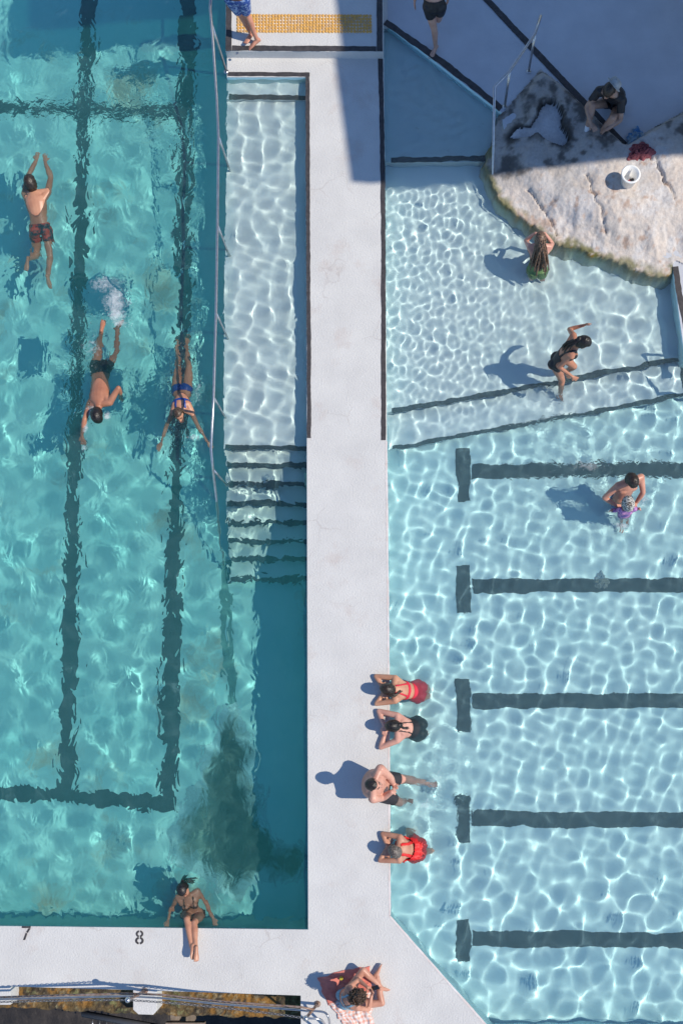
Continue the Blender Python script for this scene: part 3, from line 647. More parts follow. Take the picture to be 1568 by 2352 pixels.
# ================================================================== TACTILE STUDS
M_ST = [mat_noise('stud_yellow', (.58, .30, .06), (.72, .42, .12), 12, 6, .6, stain=((.25, .13, .05), 9, .62, .75)), mat_noise('stud_worn', (.50, .28, .10), (.62, .40, .20), 12, 6, .7)]
bm = bmesh.new()
prof = [(.025, 0), (.025, .005), (.021, .010), (.010, .012)]
ringv = [[bm.verts.new((r_ * math.cos(2 * math.pi * k / 10), r_ * math.sin(2 * math.pi * k / 10), z_)) for k in range(10)] for r_, z_ in prof]
for a, b in zip(ringv, ringv[1:]):
    for k in range(10): bm.faces.new((a[k], a[(k + 1) % 10], b[(k + 1) % 10], b[k]))
bm.faces.new(ringv[-1])
ms = []
for i in range(2):
    me = bpy.data.meshes.new('stud'); bm.to_mesh(me); me.materials.append(M_ST[i]); me.shade_smooth(); ms.append(me)
bm.free()
tac = empty('tactile_strip', at(698, 54, PZ)); tag(tac, 'yellow studded tactile strip on the raised platform', 'tactile strip')
A, B, C_ = [np.array(at(x, y, PZ)) for x, y in ((547, 36), (850, 37), (547, 72))]
for i in range(43):
    for j in range(6):
        p = A + (B - A) * i / 42 + (C_ - A) * j / 5
        o = link('stud', ms[1 if rnd.random() < .25 else 0], tac); o.location = Vector(p) - tac.location + Vector((rnd.uniform(-.003, .003), rnd.uniform(-.003, .003), .002))
pad = prism('backing', [at(x, y, PZ)[:2] for x, y in ((543, 33), (854, 34), (854, 75), (543, 75))], PZ - .001, PZ + .002, mat_noise('worn_backing', (.50, .34, .15), (.72, .68, .62), 5.0, 6, .8, lo=.4, hi=.6), tac); pad.location = -tac.location
ca_ = prism('drain_cap', [at(545 + 3 * math.cos(t), 62 + 62 + 0 * t - 62 + 3 * math.sin(t) + 61, PZ)[:2] for t in [k * math.pi / 6 for k in range(12)]][::-1], PZ - .001, PZ + .012, M_STEEL)
tag(ca_, 'small round metal cap set in the raised platform by the black edge line', 'cap')

# ================================================================== LANE NUMBERS
def strokes(name, label, polys, px, py, hgt, slant=0.0):
    V, F = [], []
    for poly_ in polys:
        b = len(V); V += [(x + y * slant, y, .0045) for x, y in poly_]; F.append(tuple(range(b, b + len(poly_))))
    me = mesh(name, [(v[0] * hgt, v[1] * hgt, v[2]) for v in V], F)
    bm = bmesh.new(); bm.from_mesh(me); bmesh.ops.recalc_face_normals(bm, faces=bm.faces)
    for f in bm.faces:
        f.normal_update()
        if f.normal.z < 0: f.normal_flip()
    bmesh.ops.triangulate(bm, faces=bm.faces); bm.to_mesh(me); bm.free()
    o = link(name, me, None, M_BLACK); o.location = Vector(at(px, py, 0)); return tag(o, label, 'number')
strokes('lane_number', 'black stencilled numeral seven on the end walkway', [[(-.32, .5), (.34, .5), (.34, .36), (-.32, .36)], [(.34, .34), (.17, .34), (.02, .06), (.16, .0)], [(.0, .02), (.13, -.03), (.0, -.5), (-.16, -.5)]], 60, 2143, .205, .05)
def arc(cx, cy, r0, r1, a0, a1, n=8, sx=1.0):
    t = [a0 + (a1 - a0) * k / n for k in range(n + 1)]
    return [(cx + sx * r1 * math.cos(x), cy + r1 * math.sin(x)) for x in t] + [(cx + sx * r0 * math.cos(x), cy + r0 * math.sin(x)) for x in reversed(t)]
e8 = .18
strokes('lane_number', 'black stencilled numeral eight left of the woman hooked over the edge', [arc(0, .25, .12, .25, -math.pi / 2 + e8, math.pi / 2 - e8, 8, 1.1), arc(0, .25, .12, .25, math.pi / 2 + e8, 1.5 * math.pi - e8, 8, 1.1),
        arc(0, -.23, .13, .27, -math.pi / 2 + e8, math.pi / 2 - e8, 8, 1.15), arc(0, -.23, .13, .27, math.pi / 2 + e8, 1.5 * math.pi - e8, 8, 1.15)], 321, 2153, .21)

# ================================================================== LOOSE THINGS
def lathe(name, prof, seg=28):
    V, F = [], []
    for r_, z_ in prof: V += [(r_ * math.cos(2 * math.pi * k / seg), r_ * math.sin(2 * math.pi * k / seg), z_) for k in range(seg)]
    for i in range(len(prof) - 1):
        for k in range(seg): F.append((i * seg + k, i * seg + (k + 1) % seg, (i + 1) * seg + (k + 1) % seg, (i + 1) * seg + k))
    F.append(tuple(reversed(range(seg)))); F.append(tuple((len(prof) - 1) * seg + k for k in range(seg)))
    me = mesh(name, V, F); me.shade_smooth(); return me
M_PLAST = mat_plain('white_plastic', (.80, .80, .79), .4)
bp_ = rock_z(1440, 420)
bk = empty('bucket', Vector(bp_)); tag(bk, 'white plastic bucket standing on the sunlit rock', 'bucket')
bk.scale = (.92, .92, .92)
link('pail', lathe('pail', [(.100, -.02), (.112, .0), (.150, .25), (.163, .25), (.163, .262), (.128, .262), (.100, .03), (.02, .028)]), bk, M_PLAST)
link('handle', tube_mesh('handle', [(.160 * math.cos(t), .160 * math.sin(t) * .9 - .02, .235 - .05 * math.sin(t)) for t in [math.pi * k / 14 for k in range(15)]], .004, 6), bk, M_STEEL)
for k, (x, y, r_, c_) in enumerate([(.01, -.03, .035, (.55, .05, .08)), (-.03, -.05, .022, (.75, .35, .05)), (.045, -.01, .045, (.05, .04, .04)), (-.025, -.02, .02, (.1, .35, .12))]):
    bm = bmesh.new(); bmesh.ops.create_icosphere(bm, subdivisions=2, radius=r_)
    for v in bm.verts: v.co *= 1 + .25 * math.sin(v.co.x * 90 + k) * math.cos(v.co.y * 70); v.co.z *= .6
    me = bpy.data.meshes.new('bucket_item'); bm.to_mesh(me); bm.free(); me.shade_smooth()
    o = link('bucket_item', me, None, mat_plain('item_colour', c_, .5)); o.location = Vector(bp_) + Vector((x, y, .075))
    tag(o, ['small dark red thing inside the white bucket', 'small orange thing inside the white bucket', 'black pouch inside the white bucket', 'small green thing inside the white bucket'][k], 'toy')
def crumple(name, px, py, z, rx_, ry_, hgt, seed, mat, rot=0, n=40, lob=5):
    """crumpled cloth heap: polar sheet with sharp folds and a ragged outline"""
    V, F = [], []; c_ = at(px, py, z)
    T = np.linspace(0, 2 * math.pi, 56, endpoint=False)
    for i in range(n):
        q = i / (n - 1)
        o_ = 1 + .14 * np.sin(T * 3 + seed) + .10 * np.sin(T * lob + seed * 3) + .09 * np.sin(T * (2 * lob + 1) + seed * 2)
        x = np.cos(T) * rx_ * q * o_; y = np.sin(T) * ry_ * q * o_
        f = fbm(x * 16 + seed * 7, y * 16, 3, seed); rdg = 1 - np.abs(f * 2 - 1) * 2.2
        zz = hgt * (1 - q ** 2.2) * (.45 + .7 * rdg) + .012 * (1 - q)
        for k in range(56): V.append((x[k] * math.cos(rot) - y[k] * math.sin(rot), x[k] * math.sin(rot) + y[k] * math.cos(rot), max(.003, zz[k])))
    for i in range(n - 1):
        for k in range(56): F.append((i * 56 + k, i * 56 + (k + 1) % 56, (i + 1) * 56 + (k + 1) % 56, (i + 1) * 56 + k))
    me = mesh(name, V, F); me.shade_smooth(); o = link(name, me, None, mat); o.location = Vector(c_); return o
zr = rock_z(1470, 355)[2]
tag(crumple('towel', 1470, 352, zr - .01, .23, .16, .13, 3, mat_noise('maroon_cloth', (.22, .05, .06), (.34, .10, .11), 10, 5, .9, .4, 80), .2), 'crumpled maroon towel on the rock next to the bucket', 'towel')
M_BAG = mat_noise('blue_plastic', (.30, .42, .50), (.05, .20, .42), 7.0, 3.0, .35, lo=.45, hi=.55)
zb = rock_z(1462, 318)[2]
tag(crumple('plastic_bag', 1462, 318, max(zb, .02) - .005, .15, .17, .09, 5, M_BAG, .5), 'blue and white plastic bag behind the maroon towel', 'bag')
m_cb = mat_noise('clear_plastic', (.50, .62, .60), (.62, .72, .70), 5, 4, .3); m_cb.node_tree.nodes['Principled BSDF'].inputs['Alpha'].default_value = .35
tag(crumple('sunken_bag', 1376, 1338, Z4 + .01, .11, .14, .06, 9, m_cb, .2), 'clear plastic bag lying under water on a black lane line', 'bag')
# foam kicked up by the swimmers, and drops
m_f, nt_, b_f = mat_new('bubbly_foam')
tc_ = N(nt_, 'ShaderNodeTexCoord'); nf_ = N(nt_, 'ShaderNodeTexNoise', Scale=9.0, Detail=10.0, Roughness=.72, Distortion=.8); nt_.links.new(tc_.outputs['Object'], nf_.inputs['Vector'])
at_f = N(nt_, 'ShaderNodeAttribute', attribute_name='froth')
ad_ = N(nt_, 'ShaderNodeMath', operation='ADD'); nt_.links.new(nf_.outputs['Fac'], ad_.inputs[0]); nt_.links.new(at_f.outputs['Fac'], ad_.inputs[1])
rf_ = ramp(nt_, ad_.outputs[0], [(.0, (0, 0, 0)), (.70, (0, 0, 0)), (1.0, (.55, .55, .55))]); nt_.links.new(rf_.outputs['Color'], b_f.inputs['Alpha'])
b_f.inputs['Base Color'].default_value = (.80, .84, .86, 1); b_f.inputs['Roughness'].default_value = .6
M_DROP = mat_plain('white_drops', (.80, .83, .86), .3)
def foam(name, label, clusters, seed, z):
    """a patch of froth on the water (density from blobs px, py, rx, ry, strength) with scattered drops (count)"""
    rg = random.Random(seed); cs_ = [(at(c[0], c[1], z), c) for c in clusters]
    xa = min(p[0] - 2.2 * c[2] for p, c in cs_); xb = max(p[0] + 2.2 * c[2] for p, c in cs_); ya = min(p[1] - 2.2 * c[3] for p, c in cs_); yb_ = max(p[1] + 2.2 * c[3] for p, c in cs_)
    Xf, Yf = np.meshgrid(np.arange(xa, xb, .02), np.arange(ya, yb_, .02)); D_ = np.zeros_like(Xf)
    for p, c in cs_: D_ = np.maximum(D_, c[4] * np.exp(-((Xf - p[0]) / c[2]) ** 2 - ((Yf - p[1]) / c[3]) ** 2))
    ny, nx = Xf.shape; V = np.stack([Xf, Yf, z + .012 + .010 * D_ * fbm(Xf * 20, Yf * 20, 3, seed)], -1).reshape(-1, 3)
    i_ = (np.arange(ny - 1)[:, None] * nx + np.arange(nx - 1)[None, :]).ravel(); me = fast_mesh(name, V, np.stack([i_, i_ + 1, i_ + 1 + nx, i_ + nx], -1))
    av = me.attributes.new('froth', 'FLOAT', 'POINT'); av.data.foreach_set('value', D_.astype(np.float32).ravel())
    o = link(name, me, None, m_f); tag(o, label, 'foam', kind='stuff')
    ico = bmesh.new(); bmesh.ops.create_icosphere(ico, subdivisions=1, radius=1.0); iv = [v.co.copy() for v in ico.verts]; il = [[v.index for v in f.verts] for f in ico.faces]; ico.free(); V, F = [], []
    for p, c in cs_:
        for _ in range(c[5]):
            q = Vector((p[0] + rg.gauss(0, c[2] * .8), p[1] + rg.gauss(0, c[3] * .8), z + .008 + abs(rg.gauss(0, .02)))); r_ = .0015 + .0035 * rg.random() ** 2
            b = len(V); V += [q + v * r_ for v in iv]; F += [tuple(b + i for i in f) for f in il]
    me = mesh('drops', V, F); me.shade_smooth(); link('drops', me, o, M_DROP); return o
foam('splash_foam', 'white splash foam behind the kicking swimmer in black trunks', [(264, 690, .22, .30, .42, 70), (252, 655, .34, .20, .34, 60), (268, 722, .16, .14, .46, 50), (276, 742, .14, .09, .44, 40), (212, 800, .20, .4, .24, 30), (290, 690, .2, .3, .24, 30)], 1, ZL)
foam('splash_foam', 'white splash foam around the head of the swimmer in black trunks', [(211, 945, .09, .12, .44, 25), (198, 975, .05, .18, .42, 20), (247, 955, .05, .08, .42, 15), (195, 1030, .08, .08, .36, 10)], 2, ZL)
foam('splash_foam', 'sparkling drops around the man holding the child', [(1350, 1070, .40, .12, .27, 70), (1475, 1150, .12, .16, .27, 30), (1425, 1208, .16, .07, .36, 40)], 3, ZR)
foam('splash_foam', 'small splash drops near the legs of the seated man', [(1000, 1790, .2, .22, .24, 60), (970, 1850, .2, .16, .24, 40)], 4, ZR)
foam('splash_foam', 'small bubbles around the swimmer in the blue bikini', [(445, 1005, .14, .06, .33, 40), (455, 900, .07, .28, .24, 30)], 5, ZL)
# ================================================================== PEOPLE
def nz(v):
    n = np.linalg.norm(v); return v / n if n > 1e-9 else v
class Soup:
    """closed lofts collected into one vertex/face list"""
    def __init__(s): s.V = []; s.F = []
    def loft(s, rings, seg=14):
        """rings: (centre, u, v) with u, v half-axis vectors"""
        b = len(s.V)
        cs = np.cos(np.arange(seg) * 2 * math.pi / seg); sn = np.sin(np.arange(seg) * 2 * math.pi / seg)
        for c, u, v in rings:
            for k in range(seg): s.V.append(c + u * cs[k] + v * sn[k])
        for i in range(len(rings) - 1):
            for k in range(seg): s.F.append((b + i * seg + k, b + i * seg + (k + 1) % seg, b + (i + 1) * seg + (k + 1) % seg, b + (i + 1) * seg + k))
        s.F.append(tuple(b + k for k in reversed(range(seg)))); s.F.append(tuple(b + (len(rings) - 1) * seg + k for k in range(seg)))
    def limb(s, pts, rad, seg=12, flat=None):
        """tapered tube with rounded ends"""
        pts = [np.asarray(p, float) for p in pts]; d0 = nz(pts[1] - pts[0]); d1 = nz(pts[-1] - pts[-2])
        P = [pts[0] - d0 * rad[0] * .9, pts[0] - d0 * rad[0] * .5] + pts + [pts[-1] + d1 * rad[-1] * .5, pts[-1] + d1 * rad[-1] * .9]
        Rr = [rad[0] * .35, rad[0] * .85] + list(rad) + [rad[-1] * .85, rad[-1] * .35]
        rings = []; u = None
        for i, p in enumerate(P):
            t = nz(P[min(i + 1, len(P) - 1)] - P[max(i - 1, 0)])
            if u is None:
                u = np.cross(t, (0, 0, 1.0)); u = nz(u) if np.linalg.norm(u) > .1 else nz(np.cross(t, (1.0, 0, 0)))
            else: u = nz(u - t * (u @ t))
            rings.append((p, u * Rr[i], np.cross(t, u) * Rr[i]))
        s.loft(rings, seg)
    def ell(s, c, ax, seg=12, n=8):
        a, b_, c_ = ax
        s.loft([(c + c_ * math.cos(t), a * math.sin(t), b_ * math.sin(t)) for t in [math.pi * (i + .25) / (n + .5) for i in range(n + 1)]][::-1], seg)
    def mesh(s, name): return mesh(name, s.V, s.F)

_dg = None
def remeshed(me, vox, smooth=2):
    """fuse overlapping closed pieces into one continuous skin"""
    o = bpy.data.objects.new('tmp', me); COL.objects.link(o)
    m = o.modifiers.new('r', 'REMESH'); m.mode = 'VOXEL'; m.voxel_size = vox; m.use_smooth_shade = True
    if smooth:
        k = o.modifiers.new('s', 'SMOOTH'); k.factor = .5; k.iterations = smooth
    dg = bpy.context.evaluated_depsgraph_get(); ev = o.evaluated_get(dg)
    out = bpy.data.meshes.new_from_object(ev); bpy.data.objects.remove(o); bpy.data.meshes.remove(me)
    return out

def skin_mat(name, c):
    m, nt, b = mat_new(name)
    tc = N(nt, 'ShaderNodeTexCoord'); n = N(nt, 'ShaderNodeTexNoise', Scale=7.0, Detail=6.0); nt.links.new(tc.outputs['Object'], n.inputs['Vector'])
    r = ramp(nt, n.outputs['Fac'], [(.3, (c[0] * .84, c[1] * .74, c[2] * .72)), (.7, (min(1, c[0] * 1.10), c[1] * 1.10, c[2] * 1.10))]); nt.links.new(r.outputs['Color'], b.inputs['Base Color'])
    b.inputs['Roughness'].default_value = .42; b.inputs['Specular IOR Level'].default_value = .45
    n2 = N(nt, 'ShaderNodeTexNoise', Scale=120.0, Detail=3.0); nt.links.new(tc.outputs['Object'], n2.inputs['Vector'])
    bp = N(nt, 'ShaderNodeBump', Strength=.15, Distance=.004); nt.links.new(n2.outputs['Fac'], bp.inputs['Height']); nt.links.new(bp.outputs[0], b.inputs['Normal'])
    return m
def hair_mat(name, c0, c1):
    m, nt, b = mat_new(name)
    tc = N(nt, 'ShaderNodeTexCoord'); n = N(nt, 'ShaderNodeTexNoise', Scale=45.0, Detail=4.0); nt.links.new(tc.outputs['Object'], n.inputs['Vector'])
    r = ramp(nt, n.outputs['Fac'], [(.38, c0), (.62, c1)]); nt.links.new(r.outputs['Color'], b.inputs['Base Color']); b.inputs['Roughness'].default_value = .38
    bp = N(nt, 'ShaderNodeBump', Strength=.7, Distance=.01); nt.links.new(n.outputs['Fac'], bp.inputs['Height']); nt.links.new(bp.outputs[0], b.inputs['Normal'])
    return m
M_EYE = mat_plain('eye_dark', (.03, .02, .02), .2); M_LIP = mat_plain('lip', (.38, .12, .10), .5)

LEN = dict(ua=.285, fa=.255, hand=.175, th=.43, sh=.415, foot=.185)
def zoomer(region, w):
    k = (region[2] - region[0]) / w * 1568 / 2259; x0 = region[0] * 1568 / 2259; y0_ = region[1] * 1568 / 2259
    return lambda x, y: (x0 + x * k, y0_ + y * k)

def solve_child(parent, px, py, z0, L, zw, zk=.06):
    """keep the sight line, choose the height near z0 that gives the bone its length"""
    best = None
    for z in np.arange(z0 - .40, z0 + .41, .01):
        p = at(px, py, z, zw); l = np.linalg.norm(p - parent); c = (l - L) ** 2 + zk * (z - z0) ** 2
        if best is None or c < best[0]: best = (c, p, l)
    p = best[1]; l = best[2]
    lim = min(max(l, L * .92), L * 1.10)
    return parent + (p - parent) * (lim / max(l, 1e-6))

def person(label, zf, J, S=1.0, female=False, stout=1.0, skin=(.50, .27, .18), zw=None, face=None, hup=None, hair=None, hairc=((.02, .014, .01), (.06, .04, .03)), clothes=(), visage=False, palm=None, hold=None, extra=None, vox=.0095, group=None, headS=1.0, cap=None):
    def P(k, dz=0):
        x, y, z = J[k]; q = zf(x, y); return at(q[0], q[1], z + dz, zw)
    pel, neck = P('pel'), P('neck')
    shL, shR = P('shL'), P('shR'); hipL, hipR = P('hipL'), P('hipR')
    def fixw(a, b, w):
        m = (a + b) / 2; d = nz(b - a); return m - d * w / 2, m + d * w / 2
    hw = (.335 if female else .375) * S * (1 + (stout - 1) * .35)
    shL, shR = fixw(shL, shR, hw * J.get('shw', 1.0)); hipL, hipR = fixw(hipL, hipR, (.20 if female else .19) * S * (1 + (stout - 1) * .5))
    shc = (shL + shR) / 2
    pelc = pel
    hipL += pelc - (hipL + hipR) / 2 * 1.0 if False else 0
    arms = {}; legs = {}
    for s_, sh in (('L', shL), ('R', shR)):
        x, y, z = J['el' + s_]; q = zf(x, y); el = solve_child(sh, q[0], q[1], z, LEN['ua'] * S, zw, J.get('zk', .06))
        x, y, z = J['wr' + s_]; q = zf(x, y); wr = solve_child(el, q[0], q[1], z, LEN['fa'] * S, zw, J.get('zk', .06))
        x, y, z = J['ti' + s_]; q = zf(x, y); ti = solve_child(wr, q[0], q[1], z, LEN['hand'] * S, zw, J.get('zk', .06))
        arms[s_] = (sh, el, wr, ti)
    for s_, hp in (('L', hipL), ('R', hipR)):
        x, y, z = J['kn' + s_]; q = zf(x, y); kn = solve_child(hp, q[0], q[1], z, LEN['th'] * S, zw)
        x, y, z = J['an' + s_]; q = zf(x, y); an = solve_child(kn, q[0], q[1], z, LEN['sh'] * S, zw)
        x, y, z = J['to' + s_]; q = zf(x, y); to = solve_child(an, q[0], q[1], z, LEN['foot'] * S, zw)
        legs[s_] = (hp, kn, an, to)
    up_ = nz(neck - pel)
    rgt_t = nz((shR - shL) - up_ * ((shR - shL) @ up_)); rgt_b = nz((hipR - hipL) - up_ * ((hipR - hipL) @ up_))
    Ls = np.linalg.norm(neck - pel)
    def frame(t):
        r_ = nz(rgt_b * (1 - t) + rgt_t * t); return r_, nz(np.cross(up_, r_))   # right, front
    W = S * (1 + (stout - 1) * .55)
    prof = ([(-.20, .085, .075), (-.12, .135, .10), (0.0, .170, .112), (.14, .160, .104), (.32, .128, .092), (.52, .140, .100), (.70, .150, .098), (.84, .140, .085), (.94, .095, .066), (1.03, .056, .056)] if female else
            [(-.20, .085, .078), (-.12, .13, .10), (0.0, .158, .108), (.14, .152, .105), (.32, .143, .102), (.52, .160, .112), (.70, .175, .115), (.84, .165, .095), (.94, .105, .072), (1.03, .062, .062)])
    s = Soup(); rings = []
    J0 = J.get('bend', 0.0)
    def axis(t):
        r_, f_ = frame(min(max(t, 0), 1)); return pel + up_ * (t * Ls) - f_ * (J0 * 4 * max(0, t) * max(0, 1 - t))
    for t, w, d in prof:
        r_, f_ = frame(min(max(t, 0), 1)); k = 1 + (stout - 1) * (1.0 if .0 <= t <= .75 else .5)
        rings.append((axis(t) + f_ * ((k - 1) * .06 if .1 < t < .6 else 0), r_ * w * S * (1 + (k - 1) * .6), f_ * d * S * k))
    s.loft(rings, 18)
    # shoulder masses, buttocks, breasts or pecs
    rt, ft = frame(1.0); rb, fb = frame(0.0)
    for s_ in 'LR':
        sg = -1 if s_ == 'L' else 1; sh = arms[s_][0]
        s.limb([neck - up_ * .02 * S, sh + up_ * .005], [.052 * S, .058 * S * (1 if not female else .86)])
        s.limb([axis(.72) + rt * sg * .09 * S, sh], [.085 * S * W / S * .9, .06 * S * (.9 if female else 1)])
        b_ = pel + rb * sg * .075 * S - fb * .055 * S * W / S - up_ * .06 * S
        s.ell(b_, (rb * .085 * W, fb * .085 * W, up_ * .10 * S))
        if female:
            c_ = axis(.66) + rt * sg * .068 * S + ft * .088 * S; s.ell(c_, (rt * .062 * S, ft * .058 * S, up_ * .062 * S))
        else:
            c_ = axis(.70) + rt * sg * .075 * S + ft * .072 * S; s.ell(c_, (rt * .08 * S, ft * .045 * S, up_ * .06 * S))
    af = (.84 if female else 1.0) * (1 + (stout - 1) * .7); lf = (.98 if female else 1.0) * (1 + (stout - 1) * .6)
    for s_ in 'LR':
        sh, el, wr, ti = arms[s_]; sg = -1 if s_ == 'L' else 1
        m1 = sh + (el - sh) * .45; m2 = el + (wr - el) * .28
        s.limb([sh, m1, el], [.056 * S * af, .050 * S * af, .040 * S * af])
        s.limb([el, m2, wr], [.040 * S * af, .043 * S * af, .028 * S * af])
        # hand
        d = nz(ti - wr); pn = np.array(palm[s_] if palm and s_ in palm else (0, 0, -1.0), float); pn = nz(pn - d * (pn @ d))
        sd = np.cross(d, pn)          # points to one side of the palm
        th_side = sd * (1 if s_ == 'L' else -1) * (1)
        hs = S * (1.0 if not female else .93)
        s.loft([(wr - d * .01, sd * .026 * hs, pn * .020 * hs), (wr + d * .03 * hs, sd * .034 * hs, pn * .018 * hs), (wr + d * .075 * hs, sd * .042 * hs, pn * .016 * hs), (wr + d * .095 * hs, sd * .040 * hs, pn * .012 * hs)], 12)
        curl = J.get('curl', .35)
        for q, (o_, l_) in enumerate([(-.033, .058), (-.0115, .072), (.0115, .076), (.033, .066)]):
            o_ *= (1 if s_ == 'R' else -1) * -1 * -1
            b_ = wr + d * .088 * hs + sd * o_ * hs; d1 = nz(d + sd * o_ * 4.0 + pn * curl * .4); d2 = nz(d + sd * o_ * 4.0 + pn * curl * 1.6)
            s.limb([b_, b_ + d1 * l_ * .5 * hs, b_ + d1 * l_ * .5 * hs + d2 * l_ * .5 * hs], [.0100 * hs, .0092 * hs, .0080 * hs], 8)
        b_ = wr + d * .03 * hs + th_side * .03 * hs; t1 = nz(d * .8 + th_side * .75 + pn * .25); t2 = nz(d + th_side * .25 + pn * .3)
        s.limb([b_, b_ + t1 * .038 * hs, b_ + t1 * .038 * hs + t2 * .032 * hs], [.014 * hs, .0115 * hs, .0095 * hs], 8)
    for s_ in 'LR':
        hp, kn, an, to = legs[s_]
        m1 = hp + (kn - hp) * .4; m2 = kn + (an - kn) * .28; sd_ = nz(an - kn)
        f_ = nz(to - an)
        back = nz(-f_ + sd_ * (f_ @ sd_))
        s.limb([hp, m1, kn], [.088 * S * lf, .078 * S * lf, .053 * S * lf])
        s.limb([kn, m2 + back * .008, kn + (an - kn) * .65, an], [.052 * S * lf, .054 * S * lf, .041 * S * (1 + (lf - 1) * .5), .033 * S])
        # foot
        dn = nz(sd_ - f_ * (sd_ @ f_)) if np.linalg.norm(sd_ - f_ * (sd_ @ f_)) > .2 else nz(np.cross(np.cross(f_, (0, 0, -1.0)), f_))
        sd2 = nz(np.cross(f_, dn)); heel = an - f_ * .045 * S + dn * .035 * S; L_ = .235 * S; toe_t = heel + f_ * L_ + dn * .01 * S
        rg = []
        for t, w, hh, o_ in [(-.02, .016, .018, 0), (.05, .029, .034, -.004), (.25, .031, .036, -.010), (.5, .037, .030, -.004), (.72, .045, .020, .006), (.9, .042, .014, .010), (.99, .028, .008, .012)]:
            rg.append((heel + f_ * L_ * t + dn * o_ * S, sd2 * w * S, dn * hh * S))
        s.loft(rg, 12)
        s.limb([an, heel + f_ * .07 * S], [.033 * S, .030 * S], 10)
        for q in range(5):
            o_ = -.034 + .017 * q; big = 1.25 if (q == 0) == (s_ == 'R') and q in (0, 4) else .9
            s.ell(heel + f_ * (L_ * (.985 - .03 * abs(q - 2) * .5)) + sd2 * o_ * S + dn * .012 * S, (sd2 * .009 * S * big, dn * .009 * S * big, f_ * .016 * S * big), 8, 5)
    # head
    hx, hy, hz_ = J['head']; q = zf(hx, hy); hc = at(q[0], q[1], hz_, zw)
    hu = nz(np.array(hup if hup is not None else up_, float)); ff = np.array(face, float); ff = nz(ff - hu * (ff @ hu)); hr = np.cross(ff, hu)
    HS = (.96 if female else 1.0) * (.25 + .75 * S) * headS
    def HP(a, b, c): return hc + (hr * a + ff * b + hu * c) * HS
    s.limb([neck - up_ * .02, HP(0, -.025, -.075)], [.055 * S, .052 * S])
    rings = []
    for t, w, d0, o_ in [(-.128, .022, .028, .060), (-.118, .038, .045, .048), (-.095, .052, .066, .026), (-.06, .064, .084, .008), (-.02, .071, .093, .0), (.02, .075, .097, -.004), (.055, .073, .094, -.006), (.085, .060, .080, -.008), (.105, .042, .056, -.010), (.117, .018, .024, -.010)]:
        rings.append((HP(0, o_, t), hr * w * HS, ff * d0 * HS))
    s.loft(rings, 16)
    s.limb([HP(0, .088, .012), HP(0, .108, -.028), HP(0, .100, -.040)], [.010 * HS, .015 * HS, .013 * HS], 8)
    s.ell(HP(0, .082, .022), (hr * .05 * HS, ff * .014 * HS, hu * .012 * HS), 10, 5)
    s.ell(HP(0, .080, -.068), (hr * .026 * HS, ff * .018 * HS, hu * .018 * HS), 10, 5)
    s.ell(HP(0, .075, -.105), (hr * .026 * HS, ff * .022 * HS, hu * .018 * HS), 10, 5)
    for sg in (-1, 1): s.ell(HP(.076 * sg, -.008, -.012), (hr * .010 * HS, ff * .020 * HS, hu * .032 * HS), 10, 5)
    if extra: extra(s, locals())
    root = empty('person', (float(pel[0]), float(pel[1]), float(min(legs['L'][2][2], legs['R'][2][2], pel[2])))); tag(root, label, 'person', group)
    body = remeshed(s.mesh('body'), vox, 2)
    mskin = skin_mat('skin', skin); body.materials.clear(); body.materials.append(mskin); body.shade_smooth()
    ob = link('body', body, root); ob.location = -root.location
    n = len(body.vertices); co = np.empty(n * 3, np.float32); body.vertices.foreach_get('co', co); co = co.reshape(-1, 3).astype(float)
    no = np.empty(n * 3, np.float32); body.vertices.foreach_get('normal', no); no = no.reshape(-1, 3).astype(float)
    # which part of the body each vertex belongs to
    bones = [('torso', pel - up_ * .06, pel + up_ * Ls * .95, .13 * W)]
    for s_ in 'LR':
        sh, el, wr, ti = arms[s_]; bones += [('ua' + s_, sh, el, .05 * S), ('fa' + s_, el, wr, .04 * S), ('hd' + s_, wr, ti, .03 * S)]
        hp, kn, an, to = legs[s_]; bones += [('th' + s_, hp, kn, .078 * S * lf), ('sn' + s_, kn, an, .045 * S), ('ft' + s_, an, to, .03 * S)]
    bones.append(('head', HP(0, 0, -.1), HP(0, 0, .08), .075 * HS))
    D = []; T_ = []
    for nm, a, b, r_ in bones:
        ab = b - a; t = np.clip(((co - a) @ ab) / (ab @ ab), 0, 1); d = np.linalg.norm(co - a - t[:, None] * ab, axis=1) - r_; D.append(d); T_.append(t)
    D = np.array(D); T_ = np.array(T_); near = D.argmin(0); names = [b[0] for b in bones]
    tt = ((co - pel) @ up_) / Ls
    rr2 = rgt_b[None] * (1 - np.clip(tt, 0, 1))[:, None] + rgt_t[None] * np.clip(tt, 0, 1)[:, None]
    rel = co - (pel + tt[:, None] * Ls * up_)
    lat = (rel * rr2).sum(1) / S; frn = (rel * np.cross(up_, rr2)).sum(1) / S
    leg_t = {}
    info = dict(part=np.array(names)[near], t=tt, lat=lat, frn=frn, T=T_, near=near, names=names, co=co, no=no, S=S)
    info['tb'] = T_[near, np.arange(n)]
    # faces as arrays
    nf = len(body.polygons); ls = np.empty(nf, np.int32); lt = np.empty(nf, np.int32); body.polygons.foreach_get('loop_start', ls); body.polygons.foreach_get('loop_total', lt)
    lv = np.empty(len(body.loops), np.int32); body.loops.foreach_get('vertex_index', lv)
    quad = lt == 4; FQ = lv[ls[quad][:, None] + np.arange(4)[None]]
